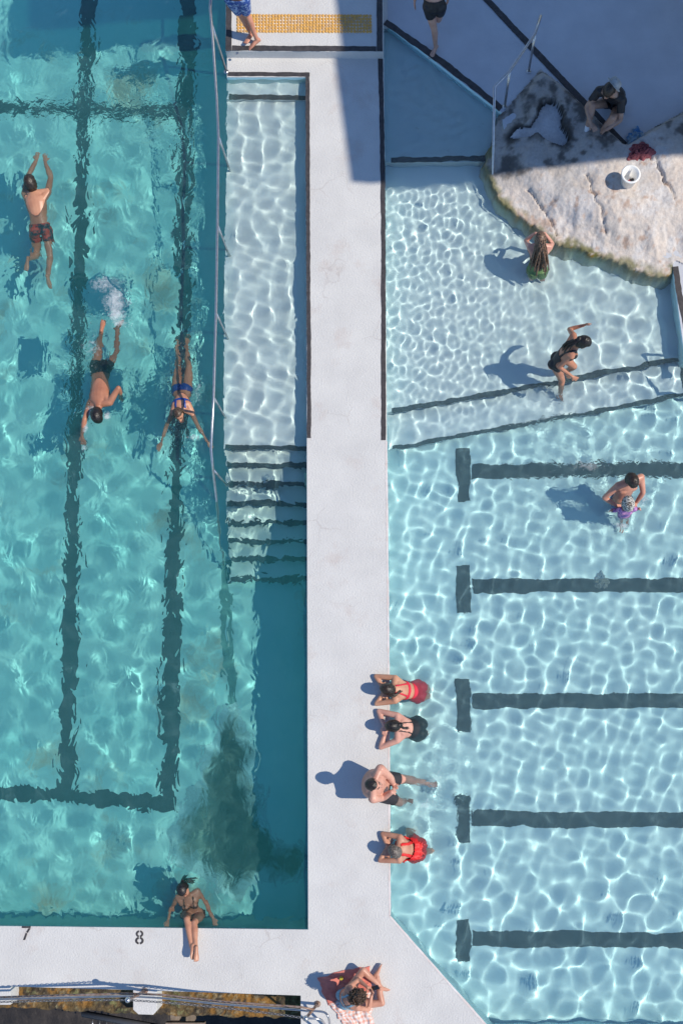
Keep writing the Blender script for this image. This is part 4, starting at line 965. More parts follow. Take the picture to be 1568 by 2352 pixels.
    def garment(nm, pred, mat, off=.007, lab=None, ruffle=0.0, thick=.006):
        m_ = pred(info); f_ok = m_[FQ].sum(1) >= 3; f = FQ[f_ok]
        if not len(f): return None
        used = np.unique(f); rem = np.full(n, -1); rem[used] = np.arange(len(used))
        v = co[used] + no[used] * off
        if ruffle: v += no[used] * (ruffle * np.abs(np.sin(info['t'][used] * 42 + 2 * np.sin(lat[used] * 60))))[:, None] + no[used] * (ruffle * (fbm(co[used][:, 0] * 30, co[used][:, 1] * 30 + co[used][:, 2] * 20, 2, 5) - .5))[:, None]
        me = fast_mesh(nm, v, rem[f]); o = link(nm, me, root, mat); o.location = -root.location
        sm = o.modifiers.new('thickness', 'SOLIDIFY'); sm.thickness = thick; sm.offset = -1
        if lab: o['label'] = lab
        return o
    for g in clothes: garment(*g[:3], **(g[3] if len(g) > 3 else {}))
    # hair cap and locks
    if hair:
        hm = hair_mat('hair', *hairc); hs = Soup()
        k = hair.get('grow', 1.10); fr = hair.get('front', .062); side = hair.get('low', -.05)
        V = []; F = []; na, nb = 26, 40
        for i in range(na + 1):
            th = math.pi * (i / na) * .74
            for j in range(nb):
                ph = 2 * math.pi * j / nb; x = math.sin(th) * math.cos(ph); y = math.sin(th) * math.sin(ph); z = math.cos(th)
                r_ = k + hair.get('rough', .03) * math.sin(ph * 17 + 3 * math.sin(th * 9)) * math.sin(th)
                V.append(HP(x * .077 * r_, y * .099 * r_ - .005, z * .119 * r_ - .002) if True else None)
        def okv(i, j):
            th = math.pi * (i / na) * .74; ph = 2 * math.pi * j / nb; y = math.sin(th) * math.sin(ph) * .099; z = math.cos(th) * .119
            return z > fr + (-.10 if y < .02 else 0) * min(1, (.02 - y) / .05 if y < .02 else 0) - (.0 if y > .02 else 0) or y < -.045
        F = []
        for i in range(na):
            for j in range(nb):
                if okv(i, j) and okv(i + 1, j): F.append((i * nb + j, i * nb + (j + 1) % nb, (i + 1) * nb + (j + 1) % nb, (i + 1) * nb + j))
        me = mesh('hair', V, F); me.shade_smooth()
        ho = link('hair', me, root, hm); ho.location = -root.location
        sm = ho.modifiers.new('thickness', 'SOLIDIFY'); sm.thickness = .016 * HS; sm.offset = -1
        rg = random.Random(hash(label) % 1000 if False else len(label) * 7)
        L2 = Soup()
        # strands combed over the scalp
        for c in range(hair.get('strands', 150)):
            th0 = rg.uniform(.05, 1.5); ph = rg.uniform(0, 2 * math.pi); pts = []
            for q_ in range(5):
                th = th0 + q_ * .16; x, y, z = math.sin(th) * math.cos(ph + q_ * .05), math.sin(th) * math.sin(ph + q_ * .05), math.cos(th)
                if y * .099 > .02 and z * .119 < fr + .004: break
                if th > 2.1: break
                e_ = k + .02 + .025 * math.sin(c * 1.7) * (q_ / 4)
                pts.append(HP(x * .077 * e_, y * .099 * e_ - .005, z * .119 * e_ - .002))
            if len(pts) > 2: L2.limb(pts, [.0045] * (len(pts) - 1) + [.002], 5)
        for path, count, spread, r0, r1 in hair.get('locks', []):
            pts = [HP(*p[:3]) if len(p) == 4 else (lambda q_: at(q_[0], q_[1], p[2], zw))(zf(p[0], p[1])) for p in path]
            for c in range(count):
                o0 = np.array([rg.gauss(0, 1), rg.gauss(0, 1), rg.gauss(0, .5)]); o1 = np.array([rg.gauss(0, 1), rg.gauss(0, 1), rg.gauss(0, .4)])
                pp = [p + (o0 * (1 - i / (len(pts) - 1)) * .5 + o1 * (i / (len(pts) - 1))) * spread for i, p in enumerate(pts)]
                pp = [np.array(v_) for v_ in smooth_path([Vector(x) for x in pp], 4)]
                nn = len(pp); L2.limb(pp, [r0 + (r1 - r0) * (i / (nn - 1)) for i in range(nn)], 6)
        for c in range(hair.get('curls', 0)):
            th = math.acos(rg.uniform(-.45, 1)); ph = rg.uniform(0, 2 * math.pi); x, y, z = math.sin(th) * math.cos(ph), math.sin(th) * math.sin(ph), math.cos(th)
            if y > .45 and z < .35: continue
            R0 = rg.uniform(1.0, hair.get('curlr', 1.35)); cpos = HP(x * .08 * R0, y * .10 * R0 - .01, z * .12 * R0); a = nz(np.array([rg.gauss(0, 1) for _ in range(3)])); b_ = nz(np.cross(a, (.3, .5, .8))); r_ = rg.uniform(.010, .020)
            pts = [cpos + (a * math.cos(t) + b_ * math.sin(t)) * r_ + np.cross(a, b_) * t * .006 for t in [k_ * .9 for k_ in range(8)]]
            L2.limb(pts, [.0055] * 8, 5)
        for (a, b, c, r_) in hair.get('buns', []):
            L2.ell(HP(a, b, c), (hr * r_, ff * r_, hu * r_ * .9), 12, 8)
        if L2.V:
            me = L2.mesh('hair_lock'); me.shade_smooth(); o = link('hair_lock', me, root, hm); o.location = -root.location
    if visage:
        for sg in (-1, 1):
            e_ = Soup(); e_.ell(HP(.032 * sg, .083, .004), (hr * .012 * HS, ff * .007 * HS, hu * .006 * HS), 10, 6); o = link('eye', e_.mesh('eye'), root, M_EYE); o.location = -root.location
            e_ = Soup(); e_.limb([HP(.014 * sg, .099, .024), HP(.034 * sg, .095, .030), HP(.052 * sg, .080, .024)], [.004 * HS] * 3, 6); o = link('eyebrow', e_.mesh('eyebrow'), root, M_EYE); o.location = -root.location
        e_ = Soup(); e_.ell(HP(0, .096, -.068), (hr * .022 * HS, ff * .006 * HS, hu * .006 * HS), 10, 6); o = link('mouth', e_.mesh('mouth'), root, M_LIP); o.location = -root.location
    if cap:
        kind, cm = cap; V = []; F = []; nb = 32
        cs = Soup(); rings = []
        if kind == 'swim':
            prof_ = [(.000, 1.14), (.045, 1.16), (.085, 1.00), (.112, .70), (.130, .25)]
        else:
            prof_ = [(.035, 1.13), (.075, 1.12), (.115, .98), (.135, .70), (.142, .25)]
        for z_, k_ in prof_: rings.append((HP(0, -.008, z_), hr * .078 * k_ * HS, ff * .099 * k_ * HS))
        cs.loft(rings, 24); me = cs.mesh('cap'); me.shade_smooth(); o = link('cap', me, root, cm); o.location = -root.location
        if kind == 'brim' or kind == 'swim':
            bs = Soup(); w_ = 1.45 if kind == 'brim' else 1.28
            dz_ = .03 if kind == 'brim' else .02
            bs.loft([(HP(0, -.008, .034 - dz_), hr * .078 * w_ * HS, ff * .099 * w_ * HS), (HP(0, -.008, .040 - dz_ * .9), hr * .078 * w_ * HS, ff * .099 * w_ * HS), (HP(0, -.008, .046), hr * .078 * 1.05 * HS, ff * .099 * 1.05 * HS)], 28)
            me = bs.mesh('brim'); me.shade_smooth(); o2 = link('brim', me, root, cm); o2.location = -root.location
    return root, dict(arms=arms, legs=legs, pel=pel, neck=neck, HP=HP, hc=hc, ff=ff, hu=hu, hr=hr, up=up_)

# garment shapes on the body
def isp(i, *ks): return np.isin(i['part'], ks)
def tp(i, k): return i['T'][i['names'].index(k)]
def trunks(top, leg):
    return lambda i: (isp(i, 'torso') & (i['t'] < top)) | (isp(i, 'thL', 'thR') & (i['tb'] < leg) & (i['t'] < top))
def brief(top, leg=.17):
    return lambda i: (isp(i, 'torso', 'thL', 'thR') & (i['t'] < top) & (np.where(isp(i, 'thL', 'thR'), i['tb'], 0) < leg) & (i['t'] > -.28 + np.abs(i['lat']) * .9) )
def band(a, b): return lambda i: isp(i, 'torso', 'uaL', 'uaR') & (i['t'] > a) & (i['t'] < b) & (np.where(isp(i, 'uaL', 'uaR'), i['tb'], 0) < .12)
def straps(a, w=.016, x=.085, cross=0.0): return lambda i: isp(i, 'torso', 'uaL', 'uaR') & (i['t'] > a) & (i['t'] < 1.0) & (np.abs(np.abs(i['lat']) - (x + cross * (i['t'] - a))) < w) & (np.where(isp(i, 'uaL', 'uaR'), i['tb'], 0) < .2)
def one_piece(front, back, leg=.16): return lambda i: isp(i, 'torso', 'thL', 'thR', 'uaL', 'uaR') & (i['t'] < np.where(i['frn'] > 0, front, back)) & (np.where(isp(i, 'thL', 'thR'), i['tb'], 0) < leg) & (i['t'] > -.28 + np.abs(i['lat']) * .85) & ~(isp(i, 'uaL', 'uaR') & (i['tb'] > .15))
def shirt(sl, bottom=-.02): return lambda i: (isp(i, 'torso') & (i['t'] > bottom) & (i['t'] < .97)) | (isp(i, 'uaL', 'uaR') & (i['tb'] < sl))
def orf(*fs): return lambda i: np.any([f(i) for f in fs], 0)
# cloth colours
M_RED = mat_plain('red_swimwear', (.62, .015, .045), .6); M_RED2 = mat_plain('bright_red_swimwear', (.66, .02, .02), .5)
M_BLK = mat_plain('black_swimwear', (.012, .013, .018), .55); M_NAVY = mat_plain('blue_swimwear', (.012, .05, .26), .5)
M_BLUEP = mat_noise('blue_patterned_cloth', (.02, .07, .30), (.30, .42, .65), 26.0, 2.0, .7, lo=.50, hi=.60)
M_REDP = mat_noise('red_black_pattern', (.015, .015, .03), (.45, .05, .03), 9.0, 4.0, .6, lo=.46, hi=.56)
M_GREEN = mat_plain('olive_swimwear', (.13, .22, .08), .6); M_CHAR = mat_plain('charcoal_shorts', (.022, .020, .026), .7)
M_LEO = mat_noise('spotted_bikini', (.012, .010, .010), (.20, .12, .08), 40.0, 2.0, .6, lo=.48, hi=.58); M_LBLUE = mat_plain('pale_blue_bikini', (.18, .34, .45), .6)
M_LILAC = mat_noise('lilac_pink_cloth', (.24, .12, .42), (.62, .30, .50), 16.0, 3.0, .7, lo=.44, hi=.58)
M_SOCK = mat_plain('white_sock', (.78, .78, .80), .9); M_SHOE = mat_plain('grey_shoe', (.36, .35, .34), .8)
M_HAT = mat_noise('grey_hat_cloth', (.30, .32, .33), (.44, .46, .47), 20, 4, .9); M_KCAP = mat_noise('speckled_cap', (.04, .05, .06), (.62, .62, .58), 60.0, 2.0, .8, lo=.47, hi=.53)
BLACKH = ((.006, .005, .005), (.022, .017, .016)); BROWNH = ((.03, .018, .011), (.10, .062, .04)); DKBR = ((.012, .008, .006), (.045, .03, .022)); GREYB = ((.06, .05, .045), (.20, .17, .15))
SH = {'front': .060}
TAN = (.50, .255, .160); PINK = (.60, .33, .26); DEEP = (.42, .19, .115); PALE = (.62, .40, .31)

# ---- swimmer with red patterned trunks, arms stretched ahead
zA = zoomer([40, 470, 240, 970], 941)
person('swimmer in red and black trunks gliding with both arms stretched ahead', zA,
  dict(head=(300, 640, 0.015), neck=(345, 775, -0.065), shL=(205, 800, -0.125), shR=(560, 775, -0.105), elL=(270, 500, -0.225), wrL=(380, 290, -0.255), tiL=(405, 135, -0.245), elR=(605, 545, -0.205), wrR=(520, 320, -0.225), tiR=(525, 160, -0.225),
       pel=(440, 1330, -0.225), hipL=(355, 1385, -0.235), hipR=(545, 1380, -0.235), knL=(395, 1760, -0.425), anL=(262, 1830, -0.165), toL=(235, 2040, -0.105), knR=(590, 1800, -0.305), anR=(560, 2090, -0.365), toR=(615, 2280, -0.405), curl=.1),
  S=1.0, skin=TAN, zw=ZL, face=(0.1, 1, -.55), hup=(-.15, .45, .85), hair=dict(grow=1.09, front=.05), hairc=DKBR,
  clothes=[('trunks', trunks(.10, .42), M_REDP, dict(off=.010))])

# ---- freestyle swimmer in black trunks
zB = zoomer([220, 1040, 460, 1520], 1176)
person('front crawl swimmer in black trunks kicking up white foam', zB,
  dict(head=(505, 1640, 0.000), neck=(530, 1480, -0.045), shL=(680, 1430, -0.035), shR=(400, 1475, -0.135), elL=(845, 1195, 0.055), wrL=(890, 1330, -0.185), tiL=(870, 1420, -0.305), elR=(300, 1700, -0.145), wrR=(250, 1960, -0.175), tiR=(300, 2200, -0.205),
       pel=(555, 930, -0.205), hipL=(655, 890, -0.205), hipR=(475, 890, -0.225), knL=(800, 650, -0.425), anL=(832, 240, -0.205), toL=(950, 130, -0.165), knR=(520, 560, -0.335), anR=(570, 270, -0.225), toR=(600, 120, -0.185), curl=.2),
  S=.99, skin=DEEP, zw=ZL, face=(.25, -.9, -.75), hup=(.05, -.75, .65), hair=dict(grow=1.10, front=.045), hairc=BLACKH,
  clothes=[('trunks', trunks(.12, .30), M_BLK, dict(off=.008))])

# ---- breaststroke swimmer in blue bikini
zC = zoomer([480, 1080, 760, 1540], 1432)
person('woman in a blue bikini swimming breaststroke beside the long handrail', zC,
  dict(head=(575, 1500, 0.080), neck=(610, 1400, -0.015), shL=(775, 1460, -0.095), shR=(480, 1470, -0.115), elL=(905, 1720, -0.205), wrL=(1065, 1970, -0.225), tiL=(1250, 2210, -0.225), elR=(355, 1710, -0.225), wrR=(250, 2060, -0.245), tiR=(160, 2210, -0.245),
       pel=(625, 1120, -0.195), hipL=(735, 1070, -0.205), hipR=(520, 1070, -0.205), knL=(745, 640, -0.325), anL=(705, 330, -0.385), toL=(770, 180, -0.365), knR=(545, 640, -0.345), anR=(545, 330, -0.405), toR=(515, 220, -0.405), curl=.15),
  S=.93, female=True, skin=TAN, zw=ZL, face=(.22, -.9, .18), hup=(-.1, .25, .95), hair=dict(grow=1.08, front=.062, locks=[([(0, -.09, .03, 0), (0, -.12, -.06, 0), (.01, -.15, -.12, 0)], 10, .014, .014, .006)]), hairc=BROWNH, visage=True,
  clothes=[('bikini_bottom', brief(.10, .20), M_NAVY), ('bikini_top', orf(band(.58, .70), straps(.66, .018, .075)), M_NAVY)])

# ---- woman hooked over the pool edge with her legs on the walkway
zD = zoomer([520, 2880, 760, 3220], 1568)
person('woman in a dark bikini leaning back in the water, legs over the pool edge', zD,
  dict(head=(570, 420, .00), neck=(665, 560, -.16), shL=(855, 450, -.20), shR=(460, 575, -.20), elL=(1060, 700, -.22), wrL=(1215, 1075, -.10), tiL=(1290, 1290, .015), elR=(320, 800, -.22), wrR=(240, 1085, -.10), tiR=(185, 1260, .015),
       pel=(790, 930, -.42), hipL=(890, 960, -.42), hipR=(700, 960, -.42), knL=(800, 1140, .05), anL=(840, 1690, .13), toL=(835, 2030, .06), knR=(640, 1060, .08), anR=(745, 1650, .20), toR=(740, 1900, .16), curl=.3),
  S=.95, female=True, skin=(.50, .26, .17), zw=ZL, face=(.18, -.75, .25), hup=(-.2, .15, .9), hair=dict(grow=1.09, front=.055, strands=240, locks=[([(560, 300, -.06), (640, 220, -.10), (790, 230, -.13)], 16, .022, .016, .006), ([(520, 330, -.02), (560, 200, -.08), (620, 130, -.13)], 10, .02, .014, .005)]), hairc=BLACKH, visage=True,
  clothes=[('bikini_bottom', brief(.08, .16), M_LEO), ('bikini_top', orf(band(.58, .70), straps(.68, .012, .07)), M_LEO)])

# ---- walkers at the top edge
zE = zoomer([740, 0, 1280, 260], 1568)
person('walking man in blue patterned swim shorts at the top edge beside the yellow studs', zE,
  dict(head=(60, -330, 1.78), neck=(75, -250, 1.60), shL=(150, -250, 1.55), shR=(0, -250, 1.55), elL=(190, -170, 1.28), wrL=(200, -90, 1.05), tiL=(195, -40, .90), elR=(-40, -170, 1.28), wrR=(-50, -90, 1.05), tiR=(-50, -40, .90),
       pel=(130, -40, 1.06), hipL=(165, -25, 1.04), hipR=(85, -25, 1.04), knL=(220, 135, .66), anL=(318, 375, .25), toL=(215, 455, .19), knR=(160, 130, .64), anR=(262, 318, .28), toR=(205, 385, .19), curl=.3),
  S=1.0, skin=(.55, .27, .19), face=(-.5, -.85, 0), hup=(0, 0, 1), hair=dict(grow=1.09), hairc=DKBR, clothes=[('swim_shorts', trunks(.14, .80), M_BLUEP, dict(off=.022))], palm={'L': (-1, 0, 0), 'R': (1, 0, 0)})
zF = zoomer([1340, 0, 1840, 380], 1568)
person('barefoot walker in black shorts stepping on the black diagonal line in the shade', zF,
  dict(head=(290, -480, 1.62), neck=(290, -360, 1.43), shL=(400, -350, 1.38), shR=(180, -350, 1.38), elL=(440, -180, 1.12), wrL=(450, -50, .92), tiL=(440, 40, .78), elR=(120, -150, 1.10), wrR=(100, 0, .90), tiR=(92, 95, .74),
       pel=(300, 40, .90), hipL=(370, 65, .88), hipR=(240, 65, .88), knL=(345, 200, .50), anL=(330, 175, .24), toL=(335, 225, .12), knR=(300, 300, .48), anR=(315, 485, .08), toR=(250, 600, .03), curl=.4),
  S=.97, skin=(.52, .33, .26), face=(-.3, -1, 0), hup=(0, 0, 1), hair=dict(grow=1.09), hairc=DKBR, clothes=[('shorts', trunks(.16, .42), M_BLK, dict(off=.012))], palm={'L': (-1, 0, 0), 'R': (1, 0, 0)})

# ---- man in black T-shirt sitting on the rock
zG = zoomer([1840, 220, 2259, 680], 1568)
rG, iG = person('man in a black T-shirt and grey hat sitting on the shaded rock edge', zG,
  dict(head=(645, 300, .86), neck=(690, 330, .68), shL=(820, 420, .58), shR=(505, 300, .58), elL=(790, 660, .36), wrL=(620, 780, .33), tiL=(520, 800, .30), elR=(375, 500, .38), wrR=(420, 700, .34), tiR=(500, 800, .30),
       pel=(720, 440, .17), hipL=(780, 520, .19), hipR=(620, 430, .19), knL=(690, 640, .50), anL=(500, 880, .15), toL=(390, 1010, .10), knR=(450, 480, .52), anR=(362, 840, .15), toR=(310, 985, .10), curl=.6, bend=.04),
  S=1.0, skin=(.42, .27, .20), face=(-.45, -.75, -.5), hup=(-.15, -.35, .9), hair=dict(grow=1.06, front=.045), hairc=DKBR, visage=True, vox=.0095,
  clothes=[('t_shirt', shirt(.62), M_BLK, dict(off=.014)), ('shorts', trunks(.12, .35), M_BLK, dict(off=.012)), ('sock', lambda i: isp(i, 'snL', 'snR') & (i['tb'] > .72), M_SOCK, dict(off=.005)),
           ('shoe', lambda i: isp(i, 'ftL', 'ftR') | (isp(i, 'snL', 'snR') & (i['tb'] > .97)), M_SHOE, dict(off=.012))])
# his hat, pushed back off the head
HPg = iG['HP']; hs_ = Soup(); HSn = 1.0; hr_, ff_, hu_ = iG['hr'], iG['ff'], iG['hu']
ax = nz(np.array((.62, .42, .55))); a_ = nz(np.cross(ax, (0, 0, 1.0))); b_ = np.cross(ax, a_); cc = np.array(iG['hc']) + np.array((.075, .075, .03))
hs_.loft([(cc - ax * .01, a_ * .125, b_ * .135), (cc, a_ * .135, b_ * .145), (cc + ax * .012, a_ * .098, b_ * .108), (cc + ax * .05, a_ * .092, b_ * .10), (cc + ax * .085, a_ * .075, b_ * .08), (cc + ax * .097, a_ * .03, b_ * .03)], 24)
me = hs_.mesh('hat'); me.shade_smooth(); o = link('hat', me, rG, M_HAT); o.location = -rG.location

# ---- long haired woman by the rock
zH = zoomer([1620, 720, 1860, 960], 1568)
person('woman with very long brown hair standing in the water below the rock', zH,
  dict(head=(1085, 470, .50), neck=(1075, 590, .33), shL=(890, 640, .26), shR=(1260, 640, .26), elL=(770, 500, .28), wrL=(975, 335, .44), tiL=(1050, 320, .56), elR=(1350, 570, .28), wrR=(1180, 335, .44), tiR=(1090, 320, .56),
       pel=(1020, 1120, -.10), hipL=(900, 1150, -.12), hipR=(1140, 1150, -.12), knL=(930, 900, -.28), anL=(900, 1150, -.30), toL=(900, 1320, -.32), knR=(1130, 900, -.28), anR=(1130, 1150, -.30), toR=(1130, 1320, -.32), curl=.5),
  S=.94, female=True, skin=PINK, zw=ZR, face=(0, 1, -.25), hup=(0, .12, 1), hair=dict(grow=1.10, front=.055, locks=[([(0, -.07, .07, 0), (1060, 620, .50), (1010, 850, .32), (985, 1090, .12)], 34, .055, .017, .009), ([(.02, -.07, .07, 0), (1110, 620, .50), (1130, 850, .32), (1120, 1090, .12)], 34, .055, .017, .009), ([(0, -.05, .09, 0), (1170, 640, .47), (1205, 850, .29), (1205, 1050, .12)], 10, .022, .013, .007)]), hairc=((.035, .022, .016), (.22, .13, .085)),
  palm={'L': (0, -1, 0), 'R': (0, -1, 0)}, clothes=[('swimsuit', one_piece(.78, .45), M_GREEN), ('strap', straps(.44, .014, .08), M_GREEN)])

# ---- striding woman in black one-piece
zI = zoomer([1600, 1020, 2020, 1360], 1568)
person('woman in a black one-piece striding through the shallow water', zI,
  dict(head=(1230, 425, 1.02), neck=(1140, 455, .86), shL=(1100, 385, .78), shR=(1085, 545, .76), elL=(1050, 260, .62), wrL=(1235, 210, .72), tiL=(1330, 172, .76), elR=(925, 725, .52), wrR=(1090, 845, .50), tiR=(1175, 895, .46),
       pel=(930, 650, .40), hipL=(945, 610, .36), hipR=(905, 690, .36), knL=(1115, 720, .18), anL=(1010, 780, -.18), toL=(1050, 830, -.30), knR=(965, 890, -.02), anR=(945, 1080, -.40), toR=(990, 1120, -.46), curl=.4, bend=.03),
  S=.95, female=True, skin=(.46, .22, .14), zw=ZR, face=(.85, -.25, -.5), hup=(.45, 0, .85), hair=dict(grow=1.11, front=.05, buns=[(0, -.11, .03, .045)], locks=[([(0, -.10, .05, 0), (1130, 410, 1.06), (1050, 440, .99), (985, 505, .88)], 22, .026, .016, .006)]), hairc=BLACKH,
  palm={'L': (0, -1, -.3), 'R': (0, .6, -.8)}, clothes=[('swimsuit', one_piece(.74, .40), M_BLK), ('strap', straps(.40, .014, .09), M_BLK)])

# ---- man and child
zJ = zoomer([1940, 1520, 2180, 1780], 1568)
person('bare chested man standing in the water bending over a child', zJ,
  dict(head=(975, 470, .62), neck=(930, 470, .43), shL=(1140, 400, .36), shR=(700, 560, .36), elL=(1215, 720, .16), wrL=(1060, 950, .10), tiL=(960, 1040, .08), elR=(380, 830, .14), wrR=(640, 1000, .08), tiR=(780, 1050, .06),
       pel=(740, 900, -.20), hipL=(850, 880, -.22), hipR=(650, 930, -.22), knL=(880, 960, -.50), anL=(860, 800, -.60), toL=(880, 920, -.64), knR=(680, 1000, -.50), anR=(640, 840, -.60), toR=(660, 960, -.64), curl=.6, bend=.03),
  S=1.0, skin=(.56, .28, .20), zw=ZR, face=(.3, -.8, -.55), hup=(.1, -.3, .9), hair=dict(grow=1.10, front=.055, rough=.05), hairc=DKBR, visage=True, clothes=[('trunks', trunks(.12, .5), M_NAVY, dict(off=.012))])
person('small child in a speckled sun cap and lilac swim shirt held by the man', zJ,
  dict(head=(890, 975, .34), neck=(880, 1060, .21), shL=(985, 1080, .17), shR=(770, 1085, .17), elL=(1080, 1065, .14), wrL=(1140, 1075, .12), tiL=(1185, 1090, .10), elR=(640, 1100, .14), wrR=(520, 1110, .12), tiR=(465, 1115, .10),
       pel=(800, 1190, -.10), hipL=(850, 1200, -.12), hipR=(760, 1200, -.12), knL=(900, 1200, -.30), anL=(880, 1320, -.42), toL=(880, 1380, -.46), knR=(750, 1300, -.32), anR=(735, 1430, -.52), toR=(735, 1560, -.58), curl=.5),
  S=.56, skin=PINK, zw=ZR, face=(.1, -1, -.3), hup=(0, -.1, 1), headS=1.5, cap=('swim', M_KCAP), hair=dict(grow=.99, front=.05, strands=0), hairc=BROWNH, vox=.008,
  clothes=[('swim_shirt', shirt(.95, -.05), M_LILAC, dict(off=.010)), ('sleeve', lambda i: isp(i, 'faR') & (i['tb'] < .8), M_LILAC, dict(off=.012)), ('swim_shorts', trunks(.05, .25), M_LILAC, dict(off=.006))])

# ---- three women resting on the walkway edge and the seated man
zK = zoomer([1200, 2200, 1460, 2500], 1568)
person('woman in a red bikini resting her arms on the walkway edge', zK,
  dict(head=(490, 480, .27), neck=(610, 485, .20), shL=(640, 660, .12), shR=(640, 320, .12), elL=(265, 780, .045), wrL=(440, 520, .05), tiL=(455, 400, .06), elR=(255, 225, .045), wrR=(430, 490, .09), tiR=(440, 620, .09), zk=1.0,
       pel=(1075, 530, -.20), hipL=(1090, 620, -.22), hipR=(1090, 440, -.22), knL=(1290, 610, -.58), anL=(1270, 640, -.60), toL=(1180, 640, -.64), knR=(1290, 480, -.58), anR=(1270, 450, -.60), toR=(1080, 450, -.64), curl=.2, shw=1.05),
  S=.97, female=True, stout=1.08, skin=(.52, .28, .18), zw=ZR, face=(-.75, .25, -.6), hup=(-.45, .05, .85), hair=dict(grow=1.10, front=.06, rough=.05, locks=[([(0, -.09, .02, 0), (610, 600, .26), (700, 570, .24), (770, 520, .22)], 9, .010, .012, .004), ([(0, -.08, .0, 0), (560, 620, .24), (640, 620, .22)], 8, .014, .014, .006)]), hairc=DKBR,
  clothes=[('bikini_bottom', brief(.30, .24), M_RED), ('bikini_top', orf(band(.46, .57), straps(.52, .013, .105, -.12)), M_RED)])
person('woman in a black one-piece with tied back hair resting on the walkway edge', zK,
  dict(head=(590, 1220, .28), neck=(690, 1240, .20), shL=(690, 1470, .12), shR=(690, 1050, .12), elL=(355, 1650, .05), wrL=(450, 1340, .055), tiL=(520, 1230, .07), elR=(315, 920, .05), wrR=(430, 1215, .095), tiR=(430, 1360, .10), zk=1.0,
       pel=(1060, 1275, -.18), hipL=(1080, 1370, -.20), hipR=(1080, 1180, -.20), knL=(1230, 1360, -.56), anL=(1180, 1380, -.60), toL=(1080, 1380, -.64), knR=(1230, 1200, -.56), anR=(1180, 1180, -.60), toR=(1080, 1180, -.64), curl=.3, shw=1.05),
  S=1.0, female=True, stout=1.18, skin=(.60, .335, .265), zw=ZR, face=(-.85, -.1, -.4), hup=(-.35, 0, .9), hair=dict(grow=1.10, front=.055, buns=[(0, -.115, .02, .040), (.01, -.145, -.01, .030)], locks=[([(0, -.12, .02, 0), (800, 1250, .26), (850, 1270, .24), (910, 1265, .20)], 8, .010, .012, .004)]), hairc=BLACKH,
  clothes=[('swimsuit', one_piece(.66, .46, .22), M_BLK), ('strap', straps(.45, .009, .085, -.05), M_BLK)])
zN = zoomer([1040, 2500, 1480, 2900], 1568)
person('heavy bare chested man in black shorts sitting on the walkway edge', zN,
  dict(head=(700, 345, .82), neck=(690, 335, .64), shL=(765, 200, .56), shR=(700, 465, .56), elL=(890, 255, .34), wrL=(930, 340, .30), tiL=(960, 400, .28), elR=(800, 500, .34), wrR=(910, 430, .30), tiR=(975, 390, .28),
       pel=(770, 350, .11), hipL=(810, 290, .10), hipR=(800, 440, .10), knL=(1080, 280, .04), anL=(1290, 325, -.34), toL=(1430, 350, -.44), knR=(1000, 550, .03), anR=(1050, 540, -.38), toR=(1120, 545, -.48), curl=.5, bend=.05),
  S=1.03, stout=1.42, skin=(.60, .33, .255), zw=ZR, face=(.85, -.15, .30), hup=(-.35, .05, .9), hair=dict(grow=1.07, front=.070), hairc=BLACKH, visage=True, clothes=[('shorts', trunks(.12, .66), M_CHAR, dict(off=.012))])
person('woman in a frilled red swimsuit resting her arms on the walkway edge', zN,
  dict(head=(945, 1120, .28), neck=(990, 1105, .20), shL=(1000, 1215, .13), shR=(1005, 985, .13), elL=(770, 1240, .05), wrL=(858, 1080, .055), tiL=(900, 990, .07), elR=(800, 920, .05), wrR=(868, 1085, .095), tiR=(855, 1190, .10), zk=1.0,
       pel=(1175, 1105, -.14), hipL=(1180, 1160, -.18), hipR=(1180, 1050, -.18), knL=(1320, 1130, -.52), anL=(1450, 1120, -.58), toL=(1520, 1110, -.64), knR=(1110, 890, -.48), anR=(1190, 930, -.58), toR=(1150, 900, -.64), curl=.3, shw=1.04),
  S=.97, female=True, stout=1.08, skin=(.50, .265, .18), zw=ZR, face=(-.55, .75, -.3), hup=(-.3, .1, .95), hair=dict(grow=1.10, front=.06, rough=.05, buns=[(0, -.10, -.02, .035)]), hairc=GREYB, visage=True,
  clothes=[('swimsuit', one_piece(.68, .40, .2), M_RED2, dict(off=.016, ruffle=.022)), ('strap', straps(.38, .022, .105, -.06), M_RED2, dict(off=.010))])

# ---- woman reading her phone on towels
zP = zoomer([1000, 3140, 1320, 3388], 1568)
rP, iP = person('curly haired woman in a pale blue bikini sitting cross-legged with a phone', zP,
  dict(head=(910, 755, .70), neck=(845, 800, .56), shL=(755, 660, .48), shR=(880, 930, .48), elL=(905, 500, .34), wrL=(1060, 625, .32), tiL=(1130, 650, .34), elR=(1075, 985, .26), wrR=(1125, 740, .32), tiR=(1160, 640, .36),
       pel=(725, 800, .10), hipL=(745, 725, .11), hipR=(800, 890, .11), knL=(985, 345, .42), anL=(1270, 610, .07), toL=(1390, 630, .03), knR=(1310, 880, .12), anR=(1215, 440, .08), toR=(1320, 285, .05), curl=.7, bend=.05),
  S=.94, female=True, skin=(.52, .27, .19), face=(.75, .45, -.45), hup=(.35, .1, .9), hair=dict(grow=1.16, front=.06, rough=.08, curls=330, curlr=1.5), hairc=((.022, .013, .009), (.11, .06, .035)),
  palm={'L': (.3, -.6, .7), 'R': (-.6, .2, .7)}, clothes=[('bikini_bottom', brief(.08, .18), M_LBLUE), ('bikini_top', orf(band(.56, .64), straps(.62, .016, .08)), M_LBLUE)])
ph = (iP['arms']['L'][3] + iP['arms']['R'][3]) / 2 + np.array((.02, .012, .012))
